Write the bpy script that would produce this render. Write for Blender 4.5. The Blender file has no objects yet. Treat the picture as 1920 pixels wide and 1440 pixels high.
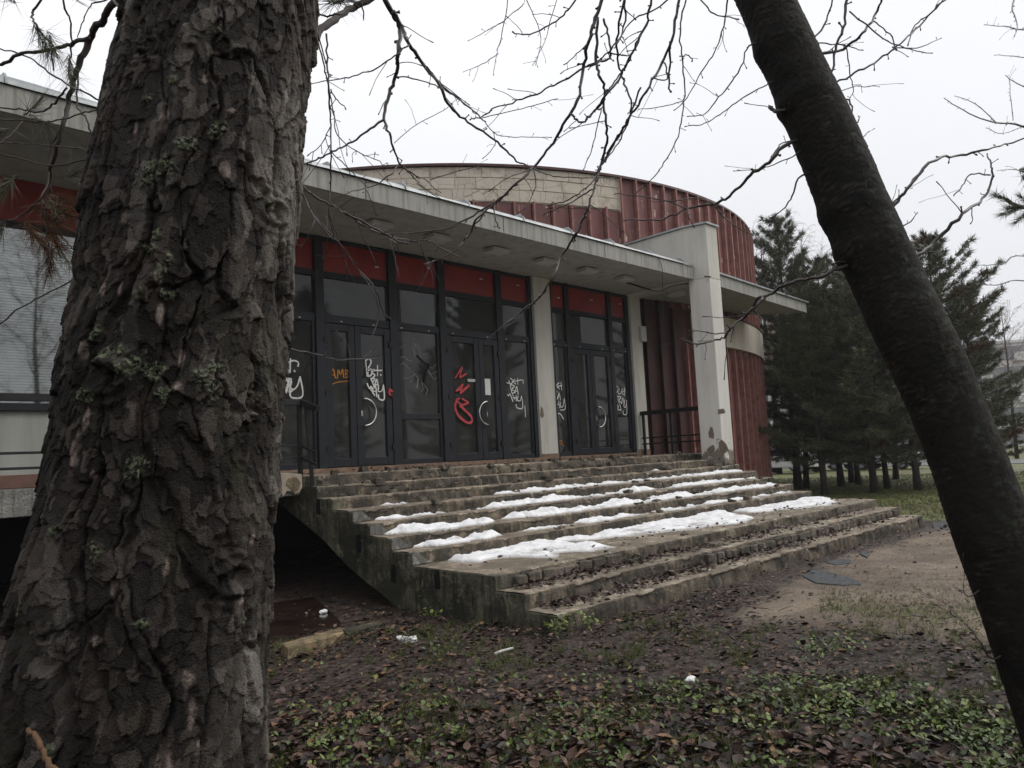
import bpy, math, random
import numpy as np
from mathutils import Vector, Matrix

random.seed(7)
RNG = np.random.default_rng(7)
SC = bpy.context.scene
COL = SC.collection
R = math.radians

# ------------------------------------------------------------------ camera
CAM_H = 1.6705
F_PX = 1418.26
YAW, PITCH, ROLL = R(45.1367), R(5.5941), R(-2.8779)


def cam_rot():
    ca, sa, cb, sb, cc, sc = (math.cos(YAW), math.sin(YAW), math.cos(PITCH), math.sin(PITCH), math.cos(ROLL), math.sin(ROLL))
    B = np.array([[1, 0, 0], [0, 0, -1], [0, 1, 0]], float)
    Rz = np.array([[ca, sa, 0], [-sa, ca, 0], [0, 0, 1]])
    Rx = np.array([[1, 0, 0], [0, cb, -sb], [0, sb, cb]])
    Rc = np.array([[cc, -sc, 0], [sc, cc, 0], [0, 0, 1]])
    return Rz @ Rx @ B @ Rc


CR = cam_rot()
CP = np.array([0, 0, CAM_H])
cam_d = bpy.data.cameras.new('camera')
cam = bpy.data.objects.new('camera', cam_d)
COL.objects.link(cam)
cam_d.sensor_width = 36
cam_d.lens = F_PX / 1920 * 36
cam_d.clip_start = .05
cam_d.clip_end = 2000
m4 = np.eye(4)
m4[:3, :3] = CR
m4[:3, 3] = CP
cam.matrix_world = Matrix(m4.tolist())
SC.camera = cam

# ------------------------------------------------------------------ sky, sun, exposure
SUN_EL, SUN_ROT = R(45), R(128)
world = bpy.data.worlds.new('World')
SC.world = world
world.use_nodes = True
wn, wl = world.node_tree.nodes, world.node_tree.links
wn.clear()
w_out = wn.new('ShaderNodeOutputWorld')
w_bg = wn.new('ShaderNodeBackground')
w_bg.inputs['Strength'].default_value = 0.1
sky_t = wn.new('ShaderNodeTexSky')
sky_t.sky_type = 'NISHITA'
sky_t.sun_disc = False
sky_t.sun_elevation = SUN_EL
sky_t.sun_rotation = SUN_ROT
w_tc = wn.new('ShaderNodeTexCoord')
w_sep = wn.new('ShaderNodeSeparateXYZ')
w_ma = wn.new('ShaderNodeMath')
w_ma.operation = 'MAXIMUM'
w_ma.inputs[1].default_value = 0.0
w_mul = wn.new('ShaderNodeMath')
w_mul.operation = 'MULTIPLY_ADD'
w_mul.inputs[1].default_value = 4.9      # overcast dome: a little brighter overhead
w_mul.inputs[2].default_value = 5.2
w_col = wn.new('ShaderNodeMix')
w_col.data_type = 'RGBA'
w_col.blend_type = 'MULTIPLY'
w_col.inputs['Factor'].default_value = 1
w_col.inputs['B'].default_value = (.985, .99, 1.02, 1)
w_mix = wn.new('ShaderNodeMix')
w_mix.data_type = 'RGBA'
w_mix.inputs['Factor'].default_value = 0.95
wl.new(w_tc.outputs['Generated'], w_sep.inputs[0])
wl.new(w_sep.outputs['Z'], w_ma.inputs[0])
wl.new(w_ma.outputs[0], w_mul.inputs[0])
wl.new(w_mul.outputs[0], w_col.inputs['A'])
wl.new(sky_t.outputs[0], w_mix.inputs['A'])
wl.new(w_col.outputs['Result'], w_mix.inputs['B'])
w_cl = wn.new('ShaderNodeTexNoise')         # faint tone in the cloud deck
w_cl.inputs['Scale'].default_value = 1.6
w_cl.inputs['Detail'].default_value = 4
w_cm = wn.new('ShaderNodeMath')
w_cm.operation = 'MULTIPLY_ADD'
w_cm.inputs[1].default_value = .16
w_cm.inputs[2].default_value = .92
w_cx = wn.new('ShaderNodeMix')
w_cx.data_type = 'RGBA'
w_cx.blend_type = 'MULTIPLY'
w_cx.inputs['Factor'].default_value = 1
wl.new(w_tc.outputs['Generated'], w_cl.inputs['Vector'])
wl.new(w_cl.outputs['Fac'], w_cm.inputs[0])
wl.new(w_mix.outputs['Result'], w_cx.inputs['A'])
wl.new(w_cm.outputs[0], w_cx.inputs['B'])
wl.new(w_cx.outputs['Result'], w_bg.inputs['Color'])
wl.new(w_bg.outputs[0], w_out.inputs['Surface'])

sun_d = bpy.data.lights.new('sun', 'SUN')
sun_d.energy = 1.5
sun_d.angle = R(50)
sun_d.color = (1, .97, .93)
sun = bpy.data.objects.new('sun', sun_d)
COL.objects.link(sun)
sdir = Vector((math.sin(SUN_ROT) * math.cos(SUN_EL), math.cos(SUN_ROT) * math.cos(SUN_EL), math.sin(SUN_EL)))
sun.rotation_euler = sdir.to_track_quat('Z', 'Y').to_euler()

SC.view_settings.view_transform = 'Standard'
SC.view_settings.look = 'None'
SC.view_settings.exposure = 0.5
SC.view_settings.gamma = 1
SC.view_settings.use_curve_mapping = False
SC.render.engine = 'CYCLES'
SC.cycles.use_denoising = True
SC.cycles.max_bounces = 8
SC.cycles.diffuse_bounces = 4
SC.cycles.transparent_max_bounces = 12
SC.cycles.use_adaptive_sampling = True
SC.cycles.adaptive_threshold = 0.01


# ------------------------------------------------------------------ pixel -> place helpers (1920 x 1440 photograph)
def ray(x, y):
    return CR @ np.array([x - 960, 720 - y, -F_PX])


def at(x, y, d):
    return CP + ray(x, y) / F_PX * d


def on(x, y, ax, val):
    r = ray(x, y)
    return CP + r * ((val - CP[ax]) / r[ax])


def proj(P):
    c = (np.asarray(P) - CP) @ CR
    return np.stack([960 + F_PX * c[..., 0] / -c[..., 2], 720 - F_PX * c[..., 1] / -c[..., 2]], -1)


# ------------------------------------------------------------------ noise
def _h(ix, iy, s):
    h = (ix.astype(np.int64) * 374761393 + iy.astype(np.int64) * 668265263 + int(s) * 982451653) & 0xffffffff
    h = ((h ^ (h >> 13)) * 1274126177) & 0xffffffff
    h = ((h ^ (h >> 16)) * 2246822519) & 0xffffffff
    return ((h ^ (h >> 15)) & 0xffffff) / float(0xffffff)


def vn(x, y, s=0):
    x = np.asarray(x, float)
    y = np.asarray(y, float)
    ix, iy = np.floor(x), np.floor(y)
    fx, fy = x - ix, y - iy
    fx = fx * fx * fx * (fx * (fx * 6 - 15) + 10)
    fy = fy * fy * fy * (fy * (fy * 6 - 15) + 10)
    a, b, c, d = _h(ix, iy, s), _h(ix + 1, iy, s), _h(ix, iy + 1, s), _h(ix + 1, iy + 1, s)
    return (a + (b - a) * fx + (c - a) * fy + (a - b - c + d) * fx * fy) * 2 - 1


def fbm(x, y, s=0, o=4):
    r = 0
    a = 1.0
    t = 0
    for i in range(o):
        r = r + a * vn(x * 2 ** i + 17.3 * i, y * 2 ** i - 9.1 * i, s + i * 7)
        t += a
        a *= .5
    return r / t


def worley(x, y, s=0):
    ix, iy = np.floor(x), np.floor(y)
    f1 = np.full(x.shape, 9.)
    f2 = np.full(x.shape, 9.)
    cid = np.zeros(x.shape)
    cy = np.zeros(x.shape)
    for dx in (-1, 0, 1):
        for dy in (-1, 0, 1):
            px = ix + dx + .1 + .8 * _h(ix + dx, iy + dy, s)
            py = iy + dy + .1 + .8 * _h(ix + dx, iy + dy, s + 31)
            d = np.hypot(x - px, y - py)
            new = d < f1
            f2 = np.where(new, f1, np.minimum(f2, d))
            cid = np.where(new, _h(ix + dx, iy + dy, s + 77), cid)
            cy = np.where(new, y - py, cy)
            f1 = np.where(new, d, f1)
    return f1, f2, cid, cy


def sstep(a, b, x):
    t = np.clip((x - a) / (b - a), 0, 1)
    return t * t * (3 - 2 * t)


# ------------------------------------------------------------------ object helpers
def tag(o, label=None, cat=None, group=None, kind=None):
    if label:
        o['label'] = label
    if cat:
        o['category'] = cat
    if group:
        o['group'] = group
    if kind:
        o['kind'] = kind
    return o


def empty(name, loc, label, cat, group=None):
    o = bpy.data.objects.new(name, None)
    o.empty_display_size = .2
    COL.objects.link(o)
    o.location = loc
    return tag(o, label, cat, group)


def wloc(o):
    p = Vector((0, 0, 0))
    while o is not None:
        p = p + o.location
        o = o.parent
    return p


def link(name, me, parent=None):
    o = bpy.data.objects.new(name, me)
    COL.objects.link(o)
    if parent is not None:
        o.parent = parent
    return o


def npmesh(name, V, F, mat, parent=None, smooth=False, attrs=None, world=True):
    """V (n,3) world coordinates, F (m,3|4) -> one mesh object"""
    V = np.asarray(V, float)
    F = np.asarray(F, np.int32)
    if parent is not None and world:
        V = V - np.array(wloc(parent))
    me = bpy.data.meshes.new(name)
    k = F.shape[1]
    me.vertices.add(len(V))
    me.vertices.foreach_set('co', V.astype(np.float32).ravel())
    me.loops.add(F.size)
    me.loops.foreach_set('vertex_index', F.ravel())
    me.polygons.add(len(F))
    me.polygons.foreach_set('loop_start', np.arange(0, F.size, k, dtype=np.int32))
    if smooth:
        me.polygons.foreach_set('use_smooth', np.ones(len(F), bool))
    for an, av in (attrs or {}).items():
        a = me.attributes.new(an, 'FLOAT', 'POINT')
        a.data.foreach_set('value', np.asarray(av, np.float32).ravel())
    me.update(calc_edges=True)
    me.validate()
    if mat:
        me.materials.append(mat)
    return link(name, me, parent)


class MB:
    def __init__(s):
        s.v = []
        s.f = []

    def add(s, v, f):
        b = len(s.v)
        s.v += [tuple(map(float, p)) for p in v]
        s.f += [tuple(i + b for i in q) for q in f]
        return s

    def box(s, x0, x1, y0, y1, z0, z1):
        v = [(x0, y0, z0), (x1, y0, z0), (x1, y1, z0), (x0, y1, z0), (x0, y0, z1), (x1, y0, z1), (x1, y1, z1), (x0, y1, z1)]
        return s.add(v, [(3, 2, 1, 0), (4, 5, 6, 7), (0, 1, 5, 4), (1, 2, 6, 5), (2, 3, 7, 6), (3, 0, 4, 7)])

    def bar(s, a, b, w, h=None, up=(0, 0, 1)):
        a, b, up = Vector(a), Vector(b), Vector(up)
        h = h or w
        d = (b - a).normalized()
        n = d.cross(up)
        if n.length < 1e-4:
            n = d.cross(Vector((1, 0, 0)))
        n.normalize()
        u = n.cross(d)
        v = []
        for p in (a, b):
            v += [p - n * w / 2 - u * h / 2, p + n * w / 2 - u * h / 2, p + n * w / 2 + u * h / 2, p - n * w / 2 + u * h / 2]
        return s.add(v, [(3, 2, 1, 0), (4, 5, 6, 7), (0, 1, 5, 4), (1, 2, 6, 5), (2, 3, 7, 6), (3, 0, 4, 7)])

    def tube(s, pts, rad, n=6, flat=None):
        pts = [Vector(p) for p in pts]
        if not hasattr(rad, '__len__'):
            rad = [rad] * len(pts)
        prev = None
        vs, fs = [], []
        for i, p in enumerate(pts):
            d = (pts[min(i + 1, len(pts) - 1)] - pts[max(i - 1, 0)])
            if d.length < 1e-9:
                d = Vector((0, 0, 1))
            d.normalize()
            if prev is None:
                a = d.cross(Vector((.31, .52, .8)))
                if a.length < 1e-3:
                    a = d.cross(Vector((1, 0, 0)))
            else:
                a = prev - d * prev.dot(d)
            a.normalize()
            prev = a
            b = d.cross(a)
            for k in range(n):
                t = 2 * math.pi * k / n
                o = (a * math.cos(t) + b * math.sin(t)) * rad[i]
                if flat:
                    o = Vector((o.x, o.y * flat, o.z))
                vs.append(p + o)
        for i in range(len(pts) - 1):
            for k in range(n):
                k2 = (k + 1) % n
                fs.append((i * n + k, i * n + k2, (i + 1) * n + k2, (i + 1) * n + k))
        fs.append(tuple(range(n))[::-1])
        fs.append(tuple((len(pts) - 1) * n + k for k in range(n)))
        return s.add(vs, fs)

    def prism(s, poly, fn, d0, d1):
        """poly list of 2-D points, fn(p, d) -> 3-D"""
        n = len(poly)
        v = [fn(p, d0) for p in poly] + [fn(p, d1) for p in poly]
        f = [tuple(range(n))[::-1], tuple(range(n, 2 * n))]
        for i in range(n):
            j = (i + 1) % n
            f.append((i, j, n + j, n + i))
        return s.add(v, f)

    def build(s, name, mat, parent=None, smooth=False, bevel=0, world=True):
        me = bpy.data.meshes.new(name)
        off = wloc(parent) if (parent is not None and world) else Vector((0, 0, 0))
        me.from_pydata([(p[0] - off.x, p[1] - off.y, p[2] - off.z) for p in s.v], [], s.f)
        if smooth:
            me.polygons.foreach_set('use_smooth', [True] * len(me.polygons))
        me.update()
        if mat:
            me.materials.append(mat)
        o = link(name, me, parent)
        if bevel:
            b = o.modifiers.new('bevel', 'BEVEL')
            b.width = bevel
            b.segments = 2
            b.limit_method = 'ANGLE'
        return o


def smooth_path(pts, rad=None, step=None, sub=5):
    P = [Vector(p) for p in pts]
    out, ro = [], []
    n = len(P)
    for i in range(n - 1):
        p0, p1, p2, p3 = P[max(i - 1, 0)], P[i], P[i + 1], P[min(i + 2, n - 1)]
        for k in range(sub):
            t = k / sub
            out.append(.5 * ((2 * p1) + (p2 - p0) * t + (2 * p0 - 5 * p1 + 4 * p2 - p3) * t * t + (3 * p1 - p0 - 3 * p2 + p3) * t ** 3))
            if rad:
                ro.append(rad[i] + (rad[i + 1] - rad[i]) * t)
    out.append(P[-1])
    if rad:
        ro.append(rad[-1])
        return out, ro
    return out


# ------------------------------------------------------------------ materials
class NT:
    def __init__(s, name):
        s.m = bpy.data.materials.new(name)
        s.m.use_nodes = True
        s.n = s.m.node_tree.nodes
        s.l = s.m.node_tree.links
        s.b = s.n['Principled BSDF']
        s.out = s.n['Material Output']
        s._pos = None

    def pos(s, kind='world'):
        if kind == 'object':
            return s.n.new('ShaderNodeTexCoord').outputs['Object']
        if s._pos is None:
            s._pos = s.n.new('ShaderNodeNewGeometry').outputs['Position']
        return s._pos

    def scaled(s, v, sc):
        x = s.n.new('ShaderNodeMapping')
        x.inputs['Scale'].default_value = sc if hasattr(sc, '__len__') else (sc, sc, sc)
        s.l.new(v, x.inputs['Vector'])
        return x.outputs[0]

    def noise(s, scale=1, detail=5, rough=.6, vec=None, dist=0):
        x = s.n.new('ShaderNodeTexNoise')
        x.inputs['Scale'].default_value = 1
        x.inputs['Detail'].default_value = detail
        x.inputs['Roughness'].default_value = rough
        x.inputs['Distortion'].default_value = dist
        s.l.new(s.scaled(vec or s.pos(), scale), x.inputs['Vector'])
        return x.outputs['Fac']

    def voro(s, scale, feature='F1', out='Distance', vec=None):
        x = s.n.new('ShaderNodeTexVoronoi')
        x.feature = feature
        x.inputs['Scale'].default_value = 1
        s.l.new(s.scaled(vec or s.pos(), scale), x.inputs['Vector'])
        return x.outputs[out]

    def ramp(s, fac, stops):
        x = s.n.new('ShaderNodeValToRGB')
        e = x.color_ramp.elements
        while len(e) > 1:
            e.remove(e[-1])
        for i, (p, c) in enumerate(stops):
            if i == 0:
                e[0].position = p
            else:
                e.new(p)
            e[i].color = (c, c, c, 1) if not hasattr(c, '__len__') else (*c[:3], 1)
        s.l.new(fac, x.inputs[0])
        return x.outputs[0]

    def mix(s, fac, a, b, mode='MIX'):
        x = s.n.new('ShaderNodeMix')
        x.data_type = 'RGBA'
        x.blend_type = mode
        for key, val in (('Factor', fac), ('A', a), ('B', b)):
            if isinstance(val, bpy.types.NodeSocket):
                s.l.new(val, x.inputs[key])
            elif key == 'Factor':
                x.inputs[key].default_value = val
            else:
                x.inputs[key].default_value = (*val[:3], 1)
        return x.outputs['Result']

    def math(s, op, a, b=0.0, c=None, clamp=False):
        x = s.n.new('ShaderNodeMath')
        x.operation = op
        x.use_clamp = clamp
        for i, val in enumerate((a, b, c)):
            if val is None:
                continue
            if isinstance(val, bpy.types.NodeSocket):
                s.l.new(val, x.inputs[i])
            else:
                x.inputs[i].default_value = val
        return x.outputs[0]

    def attr(s, name):
        x = s.n.new('ShaderNodeAttribute')
        x.attribute_name = name
        return x.outputs['Fac']

    def sep(s, v=None):
        x = s.n.new('ShaderNodeSeparateXYZ')
        s.l.new(v or s.pos(), x.inputs[0])
        return x.outputs

    def objrand(s):
        return s.n.new('ShaderNodeObjectInfo').outputs['Random']

    def bump(s, h, strength=.4, dist=.01):
        x = s.n.new('ShaderNodeBump')
        x.inputs['Strength'].default_value = strength
        x.inputs['Distance'].default_value = dist
        s.l.new(h, x.inputs['Height'])
        s.l.new(x.outputs[0], s.b.inputs['Normal'])

    def set(s, color=None, rough=None, spec=None, metal=None):
        for key, val in (('Base Color', color), ('Roughness', rough), ('Specular IOR Level', spec), ('Metallic', metal)):
            if val is None:
                continue
            if isinstance(val, bpy.types.NodeSocket):
                s.l.new(val, s.b.inputs[key])
            elif key == 'Base Color':
                s.b.inputs[key].default_value = (*val[:3], 1)
            else:
                s.b.inputs[key].default_value = val
        return s.m


def simple(name, c, rough=.7, var=.25, scale=6, spec=.3, metal=0, bump=.2, kind='world'):
    t = NT(name)
    n = t.noise(scale, 5, vec=t.pos(kind))
    n2 = t.noise(scale * 9, 3, vec=t.pos(kind))
    lo = [x * (1 - var) for x in c]
    hi = [min(1, x * (1 + var)) for x in c]
    col = t.ramp(n, [(.3, lo), (.7, hi)])
    if bump:
        t.bump(n2, bump, .004)
    return t.set(col, rough, spec, metal)


def mat_concrete(name, base, stain, moss, edge=1.0, wet=.55):
    t = NT(name)
    big = t.noise(1.7, 6, .7)
    mid = t.noise(7, 7, .72, dist=.5)
    fine = t.noise(45, 5, .75)
    streak = t.noise((12, 12, 1.4), 5, .7)
    c = t.mix(t.ramp(mid, [(.36, 0), (.64, 1)]), [x * .62 for x in base], [x * 1.75 for x in base])
    c = t.mix(t.ramp(big, [(.44, 0), (.56, .88)]), c, stain)
    c = t.mix(t.ramp(streak, [(.48, 0), (.6, .75)]), c, moss)
    pale = t.noise(3.1, 6, .75, dist=.8)
    c = t.mix(t.ramp(pale, [(.56, 0), (.63, .75)]), c, [min(.5, x * 2.3) for x in base])
    c = t.mix(t.ramp(fine, [(.3, .35), (.6, 0)]), c, [x * .35 for x in base])
    t.bump(t.math('ADD', fine, t.math('MULTIPLY', mid, 2.5)), .9, .02)
    return t.set(c, t.ramp(mid, [(.3, wet), (.7, .9)]), .35)


MAT = {}
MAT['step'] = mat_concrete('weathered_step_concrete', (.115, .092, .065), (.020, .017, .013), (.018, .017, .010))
MAT['tread'] = mat_concrete('lit_tread_concrete', (.25, .205, .155), (.13, .105, .078), (.17, .14, .10))  # treads coloured paler than the stained risers, as lit from above
MAT['stringer'] = mat_concrete('mossy_stringer_concrete', (.090, .085, .056), (.014, .014, .009), (.010, .011, .006))
MAT['stone'] = mat_concrete('rough_riser_stone', (.12, .10, .078), (.05, .042, .03), (.03, .03, .018))
MAT['plinth'] = mat_concrete('grey_plinth_render', (.17, .165, .15), (.12, .115, .1), (.08, .08, .07))
MAT['void'] = simple('unlit_basement_concrete', (.012, .012, .012), .95)  # near-black: the deep shade of the void is put into the colour


def mat_plaster(name, base, dirt=.5, floor_z=None, sscale=(5, 5, .5)):
    t = NT(name)
    big = t.noise(.7, 5)
    streak = t.noise(sscale, 5)
    fine = t.noise(60, 3)
    grain = t.noise(220, 2)
    c = t.ramp(big, [(.3, [x * .88 for x in base]), (.7, base)])
    blot = t.noise(2.3, 6, .72)
    c = t.mix(t.ramp(blot, [(.54, 0), (.68, dirt * .6)]), c, [x * .62 for x in (base[0], base[1] * .97, base[2] * .9)])
    c = t.mix(t.ramp(streak, [(.46, 0), (.68, dirt)]), c, [x * .5 for x in (base[0], base[1] * .98, base[2] * .92)])
    if floor_z is not None:
        z = t.math('SUBTRACT', t.sep()[2], floor_z)
        w = t.math('MULTIPLY_ADD', t.noise(5, 5, .7), 1.8, -.9)
        k = t.ramp(t.math('ADD', t.math('MULTIPLY', z, -.9), t.math('ADD', w, .75)), [(.45, 0), (.52, .9)])
        c = t.mix(k, c, (.12, .098, .075))
        k2 = t.ramp(t.math('ADD', t.math('MULTIPLY', z, -1.6), t.math('ADD', w, .55)), [(.5, 0), (.56, .9)])
        c = t.mix(k2, c, (.035, .032, .026))
    t.bump(t.math('ADD', fine, t.math('MULTIPLY', grain, .6)), .5, .008)
    return t.set(c, .9, .2)


MAT['plaster'] = mat_plaster('grey_beige_plaster', (.50, .485, .44), .45)
MAT['pillar'] = mat_plaster('rough_pillar_plaster', (.56, .545, .505), .3, 1.25)
MAT['fascia'] = mat_plaster('stained_fascia_concrete', (.30, .298, .27), .8, None, (15, 15, .9))
MAT['soffit'] = mat_plaster('painted_soffit', (.36, .36, .33), .45)
MAT['wall'] = mat_plaster('left_wall_render', (.33, .335, .305), .3)
MAT['band'] = mat_plaster('cream_band_render', (.52, .47, .40), .4)
MAT['baseboard'] = simple('red_brown_base_tile', (.13, .072, .055), .7)
MAT['sill'] = simple('tan_sill_tile', (.17, .11, .075), .7, .4, 9)


def mat_cladding():
    t = NT('oxide_red_cladding')
    base = (.135, .047, .044)
    r = t.objrand()
    c = t.mix(r, [x * .82 for x in base], [x * 1.2 for x in base])
    st = t.noise((6, 6, .7), 5)
    c = t.mix(t.ramp(st, [(.48, 0), (.7, .5)]), c, (.095, .036, .032))
    fade = t.noise(.8, 4)
    c = t.mix(t.ramp(fade, [(.42, 0), (.65, .55)]), c, (.20, .10, .088))
    chip = t.noise((7, 7, 3.2), 2, .4)
    c = t.mix(t.ramp(chip, [(.685, 0), (.70, .85)]), c, (.46, .38, .32))
    drip = t.noise((22, 22, .9), 2, .4)
    c = t.mix(t.ramp(drip, [(.66, 0), (.74, .55)]), c, (.40, .30, .26))
    t.bump(t.noise(14, 3), .15, .01)
    return t.set(c, .6, .35)


MAT['clad'] = mat_cladding()
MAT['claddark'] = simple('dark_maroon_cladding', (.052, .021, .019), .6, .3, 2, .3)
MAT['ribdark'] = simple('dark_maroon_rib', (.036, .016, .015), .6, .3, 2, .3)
MAT['rib'] = simple('lit_red_rib', (.25, .115, .098), .6, .3, 5)  # ribs paler than the panels: their lit edges are put into the colour


def mat_block():
    t = NT('bare_cream_blockwork')
    r = t.objrand()
    c = t.mix(r, (.47, .42, .35), (.53, .475, .40))
    n = t.noise(3, 6, .7)
    c = t.mix(t.ramp(n, [(.5, 0), (.68, .6)]), c, (.25, .20, .15))
    ck = t.voro(2.2, 'DISTANCE_TO_EDGE')
    c = t.mix(t.ramp(ck, [(.0, .7), (.02, 0)]), c, (.15, .12, .09))
    t.bump(t.noise(30, 4), .5, .01)
    return t.set(c, .95, .2)


MAT['block'] = mat_block()
MAT['mortar'] = simple('block_mortar', (.34, .30, .24), .95)
MAT['coping'] = simple('dark_red_coping', (.07, .03, .028), .5)
MAT['flash'] = simple('wet_zinc_flashing', (.25, .265, .27), .42, .3, 4, .5, .3)
MAT['frame'] = simple('anthracite_frame', (.016, .0175, .021), .5, .2, 5, .22, 0, .05)
MAT['redpanel'] = simple('red_spandrel', (.19, .017, .011), .4, .2, 2, .4, 0, .05)
MAT['black'] = simple('black_painted_steel', (.008, .008, .009), .55, .3, 20, .3)
MAT['chrome'] = simple('chrome_handle', (.65, .65, .63), .25, .1, 20, .5, 1, 0)
MAT['spraywhite'] = simple('white_spray_paint', (.62, .62, .6), .8, .1, 20)
MAT['sprayred'] = simple('red_spray_paint', (.42, .055, .06), .8, .1, 20)
MAT['sprayorange'] = simple('orange_spray_paint', (.42, .17, .03), .8, .1, 20)
MAT['paper'] = simple('white_paper', (.6, .61, .6), .9, .1, 20)
MAT['lamp'] = simple('grey_lamp_casing', (.42, .42, .4), .6, .1)
MAT['inside'] = simple('dim_interior_plaster', (.25, .25, .225), .9, .3, 1.2)
MAT['insidefloor'] = simple('interior_floor', (.06, .055, .05), .6)
MAT['blind'] = simple('pale_green_blind', (.50, .56, .52), .8, .1)


def mat_glass(name, tint, dust, dcol=(.12, .12, .115), rough=.03, ior=1.45):
    t = NT(name)
    t.n.remove(t.b)
    tr = t.n.new('ShaderNodeBsdfTransparent')
    tr.inputs[0].default_value = (*tint, 1)
    gl = t.n.new('ShaderNodeBsdfGlossy')
    gl.inputs['Roughness'].default_value = rough
    gl.inputs['Color'].default_value = (.95, .95, .95, 1)
    fr = t.n.new('ShaderNodeFresnel')
    fr.inputs['IOR'].default_value = ior
    wav = t.noise((1.5, 1.5, 1.0), 2)
    bp = t.n.new('ShaderNodeBump')
    bp.inputs['Strength'].default_value = .012
    bp.inputs['Distance'].default_value = .02
    t.l.new(wav, bp.inputs['Height'])
    t.l.new(bp.outputs[0], gl.inputs['Normal'])
    m1 = t.n.new('ShaderNodeMixShader')
    t.l.new(fr.outputs[0], m1.inputs[0])
    t.l.new(tr.outputs[0], m1.inputs[1])
    t.l.new(gl.outputs[0], m1.inputs[2])
    df = t.n.new('ShaderNodeBsdfDiffuse')
    df.inputs[0].default_value = (*dcol, 1)
    dn = t.noise((1.7, 1.7, .9), 7, .75, dist=.6)
    dm = t.ramp(dn, [(.36, dust * .2), (.64, dust)])
    m2 = t.n.new('ShaderNodeMixShader')
    t.l.new(dm, m2.inputs[0])
    t.l.new(m1.outputs[0], m2.inputs[1])
    t.l.new(df.outputs[0], m2.inputs[2])
    t.l.new(m2.outputs[0], t.out.inputs['Surface'])
    return t.m


MAT['glass'] = mat_glass('dusty_dark_glass', (.42, .43, .44), .42, (.11, .112, .105))
MAT['glassdust'] = mat_glass('cracked_hazy_glass', (.4, .41, .42), .55)
MAT['winglass'] = mat_glass('clean_window_glass', (.86, .9, .88), .03, ior=2.3)


def mat_snow():
    t = NT('old_snow')
    n = t.noise(9, 5)
    c = t.ramp(n, [(.3, (.60, .61, .625)), (.6, (.77, .77, .775))])
    g = t.noise(45, 3)
    c = t.mix(t.ramp(g, [(.60, 0), (.72, .5)]), c, (.30, .26, .21))
    thin = t.ramp(t.math('ADD', t.math('MULTIPLY', t.attr('deep'), 22), t.math('MULTIPLY_ADD', t.noise(30, 4), .5, -.25)), [(.05, 1), (.55, 0)])
    c = t.mix(t.math('MULTIPLY', thin, .8), c, (.21, .19, .165))
    t.bump(t.math('ADD', t.noise(25, 4), t.noise(110, 3)), .5, .02)
    t.set(c, .7, .3)
    t.b.inputs['Subsurface Weight'].default_value = .15
    t.b.inputs['Subsurface Radius'].default_value = (.05, .05, .06)
    return t.m


MAT['snow'] = mat_snow()


def mat_bark():
    t = NT('pine_bark')
    tone, fl, rs, li = t.attr('tone'), t.attr('flake'), t.attr('resin'), t.attr('lichen')
    c = t.ramp(tone, [(0, (.007, .0062, .0057)), (.3, (.017, .0148, .0135)), (.5, (.034, .0305, .027)), (.75, (.085, .077, .068)), (1, (.19, .174, .156))])
    c = t.mix(t.math('MULTIPLY', fl, .4), c, (.14, .115, .098))
    warm = t.noise(7, 3)
    c = t.mix(t.ramp(warm, [(.55, 0), (.7, .45)]), c, (.052, .037, .030))
    mossn = t.noise((5, 5, 3), 5, .7)
    c = t.mix(t.ramp(mossn, [(.55, 0), (.68, .45)]), c, (.038, .038, .019))
    fine = t.noise((150, 150, 45), 4, .7)
    c = t.mix(t.ramp(fine, [(.3, .55), (.62, 0)]), c, (.02, .016, .013))
    rn = t.noise((120, 120, 50), 3, .7)
    c = t.mix(t.math('MULTIPLY', rs, t.ramp(rn, [(.3, .25), (.65, 1)])), c, t.mix(rs, (.075, .045, .04), (.36, .29, .25)))
    ln = t.noise(130, 3)
    c = t.mix(t.math('MULTIPLY', li, t.ramp(ln, [(.46, 0), (.56, .9)])), c, t.ramp(t.noise(60, 2), [(.35, (.075, .095, .045)), (.65, (.15, .175, .115))]))
    t.bump(t.math('ADD', fine, t.noise(300, 2)), .9, .005)
    return t.set(c, .8, .15)


MAT['bark'] = mat_bark()


def mat_cherry():
    t = NT('dark_cherry_bark')
    p = t.pos()
    c0 = t.noise(3, 4)
    c = t.ramp(c0, [(.35, (.007, .0064, .0058)), (.7, (.0145, .013, .0112))])
    a = t.attr('lent')
    c = t.mix(t.math('MULTIPLY', a, t.ramp(t.noise(60, 3), [(.35, .2), (.6, 1)])), c, (.040, .031, .024))
    li = t.noise(26, 5, .75)
    side = t.attr('side')
    c = t.mix(t.math('MULTIPLY', t.ramp(li, [(.54, 0), (.62, .8)]), side), c, (.034, .043, .032))
    t.bump(t.noise(120, 4), .5, .004)
    return t.set(c, .8, .12)


MAT['cherry'] = mat_cherry()
MAT['twig'] = simple('wet_dark_twig', (.030, .022, .019), .45, .35, 25, .5)
MAT['pinetwig'] = simple('pine_branch_bark', (.032, .025, .021), .7, .35, 18)
MAT['cut'] = simple('snapped_wood', (.10, .055, .028), .8, .3, 30)


def mat_leaf(name, stops, rough=.4, spec=.5):
    t = NT(name)
    c = t.ramp(t.attr('tone'), stops)
    n = t.noise(60, 3)
    c = t.mix(t.ramp(n, [(.35, .45), (.6, 0)]), c, (.012, .009, .008))
    t.set(c, rough, spec)
    return t.m


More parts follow.
